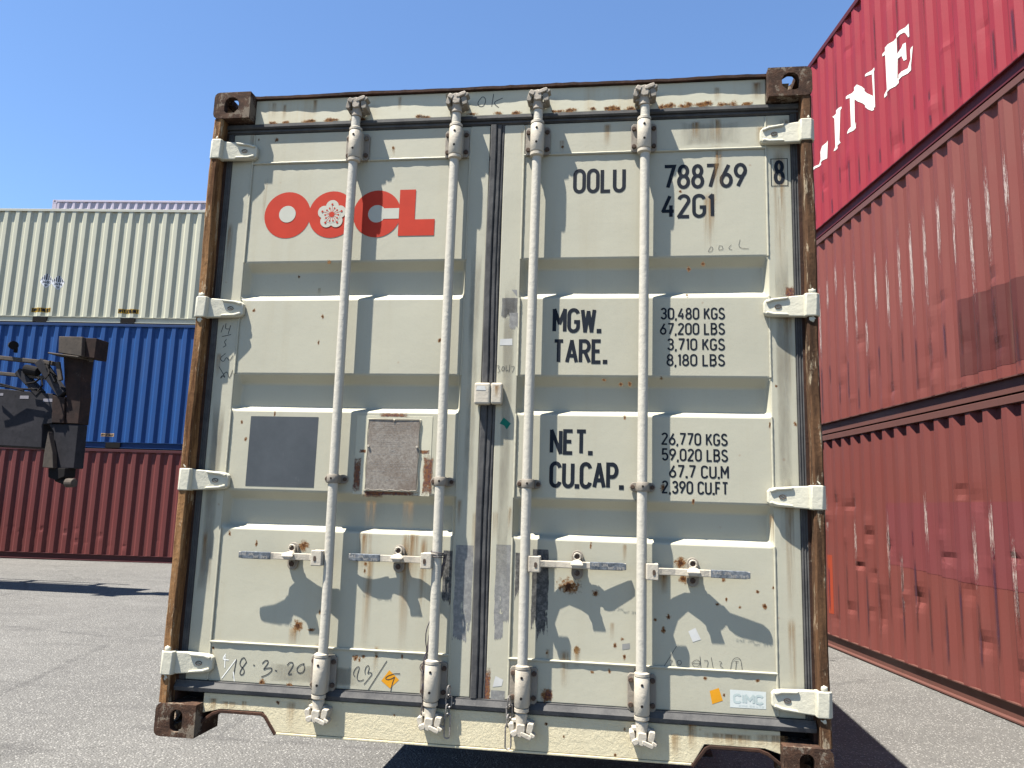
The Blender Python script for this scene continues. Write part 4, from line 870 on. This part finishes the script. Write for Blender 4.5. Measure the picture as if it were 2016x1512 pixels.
# ================================================================ stacked containers
def stacked(name, label, group, origin, rz, z0, H, mats, pitch, phase, L=12.19, W=2.43, pockets=None, dents=None, seed=0, decals=None, railh=.075, deep=1., sk=.245):
    t = empty('shipping_container', (origin[0], origin[1], z0), rz); tag(t, label, 'container', group)
    side, rail = mats
    p = corr(L-.30, pitch, .036*pitch/.278*deep, phase, sk)
    z_lo, z_hi = .16, H-railh
    b = MB()
    if dents:
        # finer columns where dents are
        pp = []
        for (a, da), (c, dc) in zip(p, p[1:]): pp += [(a, da), ((a+c)/2, (da+dc)/2)]
        pp.append(p[-1])
    else: pp = p
    fn = lambda s, d, z: (.15+s, .010+d, z)
    sheet(b, pp, z_lo, z_hi, fn, 46 if dents else 1, dents); b.build('side_wall', side, t, fixn=False)
    b = MB(); sheet(b, p, z_lo, z_hi, lambda s, d, z: (.15+s, W-.010-d, z)); b.build('side_wall', side, t)
    MB().box(.15, L-.15, .000, .060, H-railh, H-.006).build('top_rail', rail, t, bevel=.004)
    MB().box(.15, L-.15, W-.06, W, H-railh, H-.006).build('top_rail', rail, t)
    # bottom rail: a channel, web set back, flanges proud
    for (ya, yb, yc) in ((.0, .045, .075), (W, W-.045, W-.075)):
        b = MB(); pr = [(ya, .012), (ya, .026), (yb, .030), (yb, .148), (ya+(.012 if ya == 0 else -.012), .152), (ya+(.012 if ya == 0 else -.012), .163), (yc, .163), (yc, .012)]
        b.prism(pr, .15, L-.15, 'x'); b.build('bottom_rail', rail, t)
    for x in (0, L-.15):
        for y in (0, W-.15): MB().box(x+.003, x+.147, y+.003, y+.147, .118, H-.118).build('corner_post', rail, t)
    castings(t, L, W, H, 'x', rail)
    b = MB(); sheet(b, corr(L-.12, .3, .02), .06, W-.06, lambda s, d, z: (.06+s, z, H-.018-d)); b.build('roof', side, t)
    for x, sg in ((.05, 1), (L-.05, -1)):
        b = MB(); sheet(b, corr(W-.3, .25, .04), .10, H-.08, lambda s, d, z: (x+sg*d, .15+s, z)); b.build('end_wall', side, t)
    MB().box(.1, L-.1, .08, W-.08, .10, .14).build('floor', M['black'], t)
    if pockets:
        for x in pockets:
            b = MB().box(x-.19, x+.19, -.003, .03, .014, .148); b.build('fork_pocket', M['black'], t)
    # marks that lie on the ribbed sheet
    def on_sheet(nm, mat, polys, off=.0025):
        bm = bmesh.new()
        for k, pl in enumerate(polys):
            vs = [bm.verts.new((a, 0, c)) for a, c in pl]; bm.faces.new(vs)
        bm.normal_update(); bmesh.ops.triangulate(bm, faces=bm.faces[:])
        lo = min(a for pl in polys for a, c in pl); hi = max(a for pl in polys for a, c in pl)
        for s, d in pp:
            if lo < s+.15 < hi: bmesh.ops.bisect_plane(bm, geom=bm.verts[:]+bm.edges[:]+bm.faces[:], plane_co=(s+.15, 0, 0), plane_no=(1, 0, 0))
        if dents:
            zl = min(c for pl in polys for a, c in pl); zh = max(c for pl in polys for a, c in pl)
            for j in range(47):
                zz = z_lo+(z_hi-z_lo)*j/46
                if zl < zz < zh: bmesh.ops.bisect_plane(bm, geom=bm.verts[:]+bm.edges[:]+bm.faces[:], plane_co=(0, 0, zz), plane_no=(0, 0, 1))
        for v in bm.verts:
            s = v.co.x-.15; dd = 0
            if dents:
                for (ds, dz, rs, rz2, am) in dents:
                    e = ((s-ds)/rs)**2+((v.co.z-dz)/rz2)**2
                    if e < 6: dd += am*math.exp(-e)
            d_ = depth_at(p, s); v.co.y = .010+d_+dd*(1-.5*d_/.036)-off
        me = bpy.data.meshes.new(nm); bm.to_mesh(me); bm.free(); me.materials.append(mat); o = bpy.data.objects.new(nm, me); COL.objects.link(o); o.parent = t; return o
    t_on = on_sheet
    return t, t_on, p

GRL = 'container stack along the back of the yard'; GRR = 'container stack seen at an angle beside the cream container'
LD = Vector((.9968, .0797)); LA = Vector((-14.82, 15.159)); lrz = math.atan2(LD.y, LD.x); S0 = -6.4
def lorg(s, back=0.): return (LA.x+LD.x*s-LD.y*back, LA.y+LD.y*s+LD.x*back)
mw = paint('white_container_paint', (.41,.405,.315), dirt=(.3,.28,.22), dirt_amt=.15, rust_amt=.05, bumpy=.05)
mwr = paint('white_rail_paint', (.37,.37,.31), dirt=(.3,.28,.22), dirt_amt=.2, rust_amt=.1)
mb = paint('blue_container_paint', (.010,.052,.175), dirt=(.03,.06,.13), dirt_amt=.35, rust_amt=.12, bumpy=.05)
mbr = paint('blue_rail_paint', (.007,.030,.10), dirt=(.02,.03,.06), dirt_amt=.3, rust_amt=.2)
mr = paint('brown_red_container_paint', (.115,.030,.028), dirt=(.055,.028,.025), dirt_amt=.35, rust_amt=.3, bumpy=.1)
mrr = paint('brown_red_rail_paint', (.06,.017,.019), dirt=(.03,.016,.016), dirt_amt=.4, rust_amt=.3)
mm = paint('pale_mauve_container_paint', (.40,.36,.42), dirt_amt=.1, rust_amt=.05)
rr = random.Random(12)
dl = [(6.0+7*rr.random()-1.5, .35+.5*rr.random(), .05+.06*rr.random(), .05, .014) for i in range(26)]
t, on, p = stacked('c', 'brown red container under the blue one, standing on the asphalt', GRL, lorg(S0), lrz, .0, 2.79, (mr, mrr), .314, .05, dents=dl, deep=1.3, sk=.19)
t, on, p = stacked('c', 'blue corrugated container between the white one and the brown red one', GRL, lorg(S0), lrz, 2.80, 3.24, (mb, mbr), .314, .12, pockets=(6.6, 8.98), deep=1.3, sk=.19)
def lab(on, x0, x1, z0, z1, txt, tcol, bcol, name):
    on(name, bcol, [[(x0, z0), (x1, z0), (x1, z1), (x0, z1)]], .002)
    b = MB(); text(b, txt, x0+.01, x1-.01, z0+.012, (z1-z0)-.024, .16, 0, .2)
    on(name+'_text', tcol, [[(b.v[i][0], b.v[i][2]) for i in f] for f in b.f], .005)
my = flat('yellow_label', (.40,.24,.03), .6); mo = flat('faded_orange_label', (.42,.28,.16), .6)
lab(on, 8.79-.17, 8.79+.19, .30, .38, 'EMPTY LIFTING ONLY', M['ink'], mo, 'lifting_label')
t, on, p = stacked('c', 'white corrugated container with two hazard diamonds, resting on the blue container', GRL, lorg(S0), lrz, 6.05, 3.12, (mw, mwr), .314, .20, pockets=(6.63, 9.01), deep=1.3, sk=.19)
for s_ in (6.62, 8.98): lab(on, s_-.27, s_+.27, .27, .39, 'EMPTY LIFTING ONLY', M['ink'], my, 'lifting_label')
for s_, zc, num in ((6.66, 1.13, '3480'), (6.99, 1.08, '3496')):
    r_ = .20; on('hazard_placard', flat('placard_white', (.55,.56,.58), .5), [[(s_-r_, zc), (s_, zc-r_), (s_+r_, zc), (s_, zc+r_)]], .002)
    st = []
    for k in range(-3, 4): x_ = s_+k*.046; hgt = r_-abs(k)*.046-.012; st.append([(x_-.011, zc+.02), (x_+.011, zc+.02), (x_+.011, zc+hgt), (x_-.011, zc+hgt)])
    st.append([(s_-r_+.006, zc+.001), (s_-r_+.05, zc+.001), (s_-r_+.05, zc+.035)]); st.append([(s_+r_-.006, zc+.001), (s_+r_-.05, zc+.035), (s_+r_-.05, zc+.001)])
    b = MB(); text(b, num, s_-.095, s_+.095, zc-.075, .07, .17, 0, .2); text(b, '9', s_-.03, s_+.03, zc-.16, .06, .17, 0)
    on('placard_print', M['ink'], st+[[(b.v[i][0], b.v[i][2]) for i in f] for f in b.f], .005)
t, on, p = stacked('c', 'pale mauve container in a farther row, its top edge just above the white container', 'farther row behind the back stack', (-19.119, 20.5), lrz, 11.720-2.9, 2.9, (mm, mm), .28, .1)
for k_, nm_ in ((2, 'second'), (3, 'third'), (4, 'fourth')): stacked('c', nm_+' container from the top in the farther row, behind the white and blue ones', 'farther row behind the back stack', (-19.119, 20.5), lrz, 11.720-2.91*k_+.01, 2.9, (mm, mm), .28, .1)

# right-hand stack
RD = Vector((.1602, -.9871)); RA = Vector((3.145, 7.900)); rrz = math.atan2(RD.y, RD.x); RS = -4.6
def rorg(s): return (RA.x+RD.x*s, RA.y+RD.y*s)
mc = paint('crimson_container_paint', (.210,.018,.027), dirt=(.085,.026,.026), dirt_amt=.4, rust_amt=.15, bumpy=.15, rough=.5)
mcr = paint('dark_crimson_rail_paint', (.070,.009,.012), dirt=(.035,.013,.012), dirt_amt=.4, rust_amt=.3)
m2 = paint('faded_brown_red_paint', (.140,.038,.030), dirt=(.095,.036,.025), dirt_amt=.55, rust_amt=.1, bumpy=.15, chalk=.4, streak_x=4)
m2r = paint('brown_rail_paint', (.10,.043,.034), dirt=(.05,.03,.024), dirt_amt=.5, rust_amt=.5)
m3 = paint('brick_red_paint', (.130,.037,.031), dirt=(.10,.043,.035), dirt_amt=.5, rust_amt=.15, bumpy=.15, chalk=.25, streak_x=4)
def mkdents(seed, n, z0, z1, am=.016, hole=None):
    rr = random.Random(seed); D =  [(3.6+5.6*rr.random(), z0+(z1-z0)*rr.random(), .05+.06*rr.random(), .03+.07*rr.random(), am*(.4+rr.random())*(1 if rr.random() < .7 else -.5)) for i in range(n)]
    return [q_ for q_ in D if not (hole and hole[0] < q_[0] < hole[1] and hole[2] < q_[1] < hole[3])]
H3 = 2.69
d3 = mkdents(5, 60, .3, 1.9, .022); d2 = mkdents(6, 34, .2, 1.1, .016); d1 = mkdents(7, 40, .3, 2.4, .018, (3.6, 7.6, .85, 1.75))
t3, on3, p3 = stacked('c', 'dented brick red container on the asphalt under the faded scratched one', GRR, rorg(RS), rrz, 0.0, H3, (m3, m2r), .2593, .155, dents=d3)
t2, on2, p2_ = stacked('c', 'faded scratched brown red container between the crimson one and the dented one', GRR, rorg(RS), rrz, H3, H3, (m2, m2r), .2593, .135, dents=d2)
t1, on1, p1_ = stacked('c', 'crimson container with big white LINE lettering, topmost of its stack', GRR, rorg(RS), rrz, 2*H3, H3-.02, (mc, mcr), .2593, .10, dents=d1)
o = 4.6          # s in the pictured stretch -> local x
zt = 2*H3
def sh(L): return [(s+o, z-zt) for s, z in L]
mwl = flat('white_letter_paint', (.60,.60,.55), .55, .08, .25, (.2,.03,.045))
LI = [sh([(.612,6.90),(.88,6.90),(.88,6.87),(.862,6.86),(.835,6.45),(.85,6.41),(.612,6.41),(.64,6.46),(.64,6.86)])]
LN = [sh([(1.06,6.93),(1.36,6.93),(1.68,6.60),(1.69,6.42),(1.66,6.42),(1.22,6.84),(1.20,6.48),(1.30,6.46),(1.30,6.425),(1.06,6.425),(1.06,6.45),(1.13,6.49),(1.13,6.88),(1.06,6.90)]),
      sh([(1.58,6.93),(1.79,6.93),(1.79,6.905),(1.73,6.89),(1.72,6.44),(1.69,6.44),(1.68,6.88),(1.58,6.905)])]
LE = [sh([(1.94,6.98),(2.53,6.98),(2.53,6.83),(2.50,6.83),(2.44,6.93),(2.26,6.935),(2.26,6.73),(2.40,6.76),(2.42,6.80),(2.45,6.80),(2.45,6.60),(2.42,6.60),(2.40,6.67),(2.26,6.69),(2.24,6.49),(2.46,6.49),(2.60,6.64),(2.64,6.64),(2.58,6.43),(1.94,6.43),(1.94,6.47),(2.01,6.50),(2.01,6.93),(1.94,6.95)])]
LLs = [sh([(-.45,6.93),(-.12,6.93),(-.12,6.90),(-.18,6.88),(-.18,6.47),(.12,6.45),(.30,6.62),(.42,6.66),(.38,6.42),(-.45,6.42),(-.45,6.45),(-.38,6.48),(-.38,6.88),(-.45,6.90)])]
for L_ in (LI, LN, LE, LLs): on1('white_letter', mwl, L_, .004)
mp1 = paint('dark_repaint', (.078,.020,.016), dirt_amt=.2, rust_amt=.1, chalk=.1); on2('repaint_patch', mp1, [[(3.10+o, .27), (6.2+o, .27), (6.2+o, 3.72-H3-.02), (4.15+o, 3.66-H3), (3.15+o, 3.69-H3)]], .0015)
mp2 = paint('purple_repaint', (.130,.034,.036), dirt=(.105,.030,.026), dirt_amt=.6, rust_amt=.1, chalk=.3); on3('repaint_patch', mp2, [[(1.62+o, 1.14), (2.2+o, 1.12), (3.0+o, 1.07), (6.2+o, 1.05), (6.2+o, 1.80), (1.62+o, 1.80)]], .0015)
mp3 = paint('orange_repaint', (.24,.040,.018), dirt_amt=.2, rust_amt=.1); on3('repaint_patch', mp3, [[(.02+o, .42), (.15+o, .42), (.15+o, 1.15), (.02+o, 1.15)]], .0017)
# scratches along the outer ribs, brown dirt runs near the floor
def rib_marks(t, p, key, sel, z0, z1, name, seed, y=.0065, wmul=1.0, prob=1.):
    rr = random.Random(seed); b = MB(); k = 0
    outer = [((a+c)/2, c-a) for (a, da), (c, dc) in zip(p, p[1:]) if da == 0 and dc == 0]
    for s, wd in outer:
        if sel[0] < s < sel[1] and rr.random() < prob:
            ln = (z1-z0)*(.35+.6*rr.random()); zc = z0+ln/2+(z1-z0-ln)*rr.random(); b.quad(.15+s+wd*.3*(rr.random()-.5), zc, wd*.8*wmul, ln, y, seed+k*2.3); k += 1
    if b.v: b.build(name, M[key], t, fixn=False)
rib_marks(t2, p2_, 's_scr', (3.4, 11.5), .45, 2.55, 'scratches', 3); rib_marks(t2, p2_, 's_scr', (3.4, 11.5), .8, 2.5, 'scratches', 13, y=.0060, wmul=.6, prob=.8); rib_marks(t3, p3, 's_scr', (3.4, 11.5), .3, 2.2, 'scratches', 4, prob=.7)
rib_marks(t1, p1_, 's_wash', (3.4, 11.5), .16, .75, 'dirt_run', 5); rib_marks(t1, p1_, 's_wash', (3.4, 11.5), .6, 2.5, 'dirt_run', 6, prob=.5)
rib_marks(t2, p2_, 's_wash', (3.4, 11.5), .16, 1.0, 'dirt_run', 7); rib_marks(t3, p3, 's_wash', (3.4, 11.5), .16, 1.4, 'dirt_run', 8); rib_marks(t3, p3, 's_dent', (5.5, 11.5), 1.25, 1.6, 'rusty_dent', 9, prob=.35, wmul=.8)

# ================================================================ lifting machine on the left
mk = rusty('grimy_dark_steel', (.016,.016,.019), (.027,.026,.030), (.055,.050,.046), .1, bump=.3, sc=.3)
mk2 = rusty('rusty_dark_steel', (.018,.013,.012), (.036,.022,.018), (.06,.048,.04), .25, bump=.4, sc=.4)
mk3 = rusty('tan_grimy_plate', (.055,.047,.040), (.08,.066,.054), (.035,.026,.055), .3, bump=.3, sc=.4)
YM = 8.9
S_ = empty('container_spreader', (-9.0, YM, 0)); tag(S_, 'grimy dark lifting spreader arm hanging in the air before the blue container', 'spreader')
mx = -9.0
def Q(L, dx=0): return [(a-mx, c) for a, c in L]
def mpart(name, mat, pts, y0, y1, par=S_, bevel=.01): return MB().prism(Q(pts), y0, y1).build(name, mat, par, bevel=bevel)
beam = mpart('beam', mk, [(-13.1265,3.5920), (-8.8840,3.2672), (-8.8268,2.7721), (-9.0010,2.7523), (-8.9663,2.3634), (-12.9144,2.4778)], -.05, .70)
MB().box(-6.2, -.62, .78, .90, 2.75, 2.87).build('added_shadow_rail', mk, S_); MB().box(-6.2, -.55, 1.20, 1.25, 3.0, 3.06).build('added_shadow_rail', mk, S_); MB().box(-6.2, -.9, 1.02, 1.08, 2.6, 2.7).build('added_shadow_rail', mk, S_)  # rails added behind the beam to break its ground shadow into streaks
for x_ in (-1.0, -2.4, -3.8): MB().box(x_, x_+.12, .50, 1.25, 2.7, 2.8).build('cross_tube', mk, S_)
mpart('beam_end', mk2, [(-8.8759,3.2415), (-8.6420,3.2012), (-8.6047,2.7756), (-8.8279,2.7806)], -.07, .24)
mpart('column_cap', mk3, [(-8.7846,4.2157), (-8.3517,4.2073), (-8.3287,3.8762), (-8.7572,3.9355)], -.20, .16); mpart('column_cap_side', mk2, [(-8.3470,4.2073), (-8.1455,4.1988), (-8.1502,3.8597), (-8.3213,3.8763)], -.12, .20)
MB().cyl(((-8.2850,3.8244)[0]-mx, 0, (-8.2850,3.8244)[1]), ((-8.2915,3.8764)[0]-mx, 0, (-8.2915,3.8764)[1]), .035).build('cap_plug', mk3, S_)
mpart('cap_plate', mk3, [(-8.9371,3.9436), (-8.3659,3.8761), (-8.3719,3.8500), (-8.9336,3.9173)], -.22, .10)
mpart('column', mk2, [(-8.7807,3.9005), (-8.4021,3.8672), (-8.4084,3.4783), (-8.3664,3.2214), (-8.3641,2.7709), (-8.5954,2.7757), (-8.6305,3.1842), (-8.7083,3.4930)], -.04, .22)
mpart('column_lower', mk, [(-8.9092,2.7623), (-8.3630,2.7625), (-8.3527,2.0422), (-8.7182,2.0336), (-8.7993,2.6368)], -.03, .2)
mpart('column_guide', mk3, [(-8.7982,2.6284), (-8.6668,2.2688), (-8.6255,2.0275), (-8.8204,2.0396), (-8.8222,2.2571)], -.16, -.05)
mpart('twistlock_shoe', M['black'], [(-8.7641,2.0325), (-8.4530,2.0398), (-8.4528,1.8988), (-8.6002,1.8370), (-8.7440,1.8832)], -.10, .16)
b = MB(); a = (-8.6491,1.8607); c = (-8.4126,1.8005); e = (-8.3037,1.8034); b.tube([(a[0]-mx, 0, a[1]), (c[0]-mx, -.04, c[1])], .05, 10); b.build('twistlock_arm', M['black'], S_)
b = MB(); b.cyl((c[0]-mx-.02, -.05, c[1]), (e[0]-mx+.02, -.07, e[1]), .075, .07, 14); b.build('twistlock_head', mk3, S_, bevel=.01)
def bar(name, p0, p1, w_, y0, y1, mat=mk):
    p0 = Vector(p0); p1 = Vector(p1); d = (p1-p0).normalized(); nn = Vector((-d.y, d.x))*w_/2
    return mpart(name, mat, [tuple(p0+nn), tuple(p1+nn), tuple(p1-nn), tuple(p0-nn)], y0, y1)
bar('upper_rail', (-13.2394,4.1848), (-8.9631,3.7862), .07, -.05, .05, mk3); bar('lower_rail', (-13.1784,3.8645), (-9.0714,3.5420), .06, -.03, .05, mk3)
bar('diagonal_brace', (-9.2229,3.8199), (-8.7139,3.2519), .14, -.08, .06); bar('diagonal_brace', (-9.5985,3.6515), (-9.1463,3.2644), .12, -.06, .08); bar('diagonal_brace', (-10.5632,3.7868), (-10.1028,3.3066), .12, -.06, .08)
bar('guide_plate', (-8.7940,3.7871), (-8.6967,3.4758), .07, -.16, -.11, mk3)
b = MB(); a = (-9.4405,3.6787); c = (-9.1976,3.6367); b.cyl((a[0]-mx, -.05, a[1]), (c[0]-mx, -.05, c[1]), .085, .075, 16); b.build('hydraulic_motor', M['black'], S_, bevel=.01)
b = MB(); a = (-9.7146,3.9937); b.cyl((a[0]-mx-.04, -.05, a[1]+.10), (a[0]-mx+.06, -.13, a[1]+.08), .065, .075, 14); b.box(a[0]-mx-.02, a[0]-mx+.02, -.03, .02, a[1]-.02, a[1]+.06); b.build('work_lamp', M['black'], S_)
rnd = random.Random(3)
hp = [[(-9.055, 3.768), (-8.956, 3.664), (-8.83, 3.561), (-8.799, 3.475), (-8.872, 3.457)], [(-9.183, 3.532), (-9.064, 3.49), (-9.013, 3.387), (-9.115, 3.308), (-9.252, 3.35)], [(-9.022, 3.734), (-8.893, 3.613), (-8.792, 3.561)], [(-9.931, 3.439), (-9.733, 3.397), (-9.439, 3.331), (-9.106, 3.317)], [(-9.922, 3.378), (-9.69, 3.363), (-9.339, 3.297)], [(-9.26, 3.402), (-9.132, 3.437), (-9.029, 3.508)], [(-8.861, 3.795), (-8.9, 3.665), (-8.848, 3.561), (-8.912, 3.474)]]
b = MB()
for k, h_ in enumerate(hp): b.tube([(a-mx, -.10-.02*k+.03*math.sin(i*2+k), c) for i, (a, c) in enumerate(h_)], .016, 6)
b.build('hydraulic_hose', M['black'], S_, smooth=True)
# faded marks on the beam
b = MB()
for (x0, x1, y0, y1) in [(-9.479, -9.317, 3.176, 3.229), (-9.041, -8.871, 3.130, 3.183), (-9.856, -9.796, 3.224, 3.267)]: b.box(x0-mx, x1-mx, -.053, -.051, y0, y1)
b.build('reflective_tape', flat('dull_white_tape', (.20,.19,.21), .5), beam)
# mast and truck carrying the spreader, out of frame to the left
mast = empty('mast_carriage', (0,0,0)); mast.parent = S_
for x in (-7.2, -6.4): MB().box(x, x+.22, .4, .75, .9, 5.2).build('mast_channel', mk, mast, bevel=.01)
MB().box(-7.2, -5.2, .34, .40, 2.5, 3.9).build('mast_plate', mk, mast)
ch = empty('truck_chassis', (0,0,0)); ch.parent = S_
MB().prism([(.75,.7),(.75,1.7),(2.6,1.8),(4.4,1.7),(4.6,.7)], -7.9, -5.6, 'x').build('chassis_body', mk2, ch, bevel=.05)
for x in (-8.1, -5.7):
    for y in (1.3, 3.9): MB().cyl((x, y, .62), (x+.35, y, .62), .62, None, 28).build('tyre', M['rubber'], ch, bevel=.05)
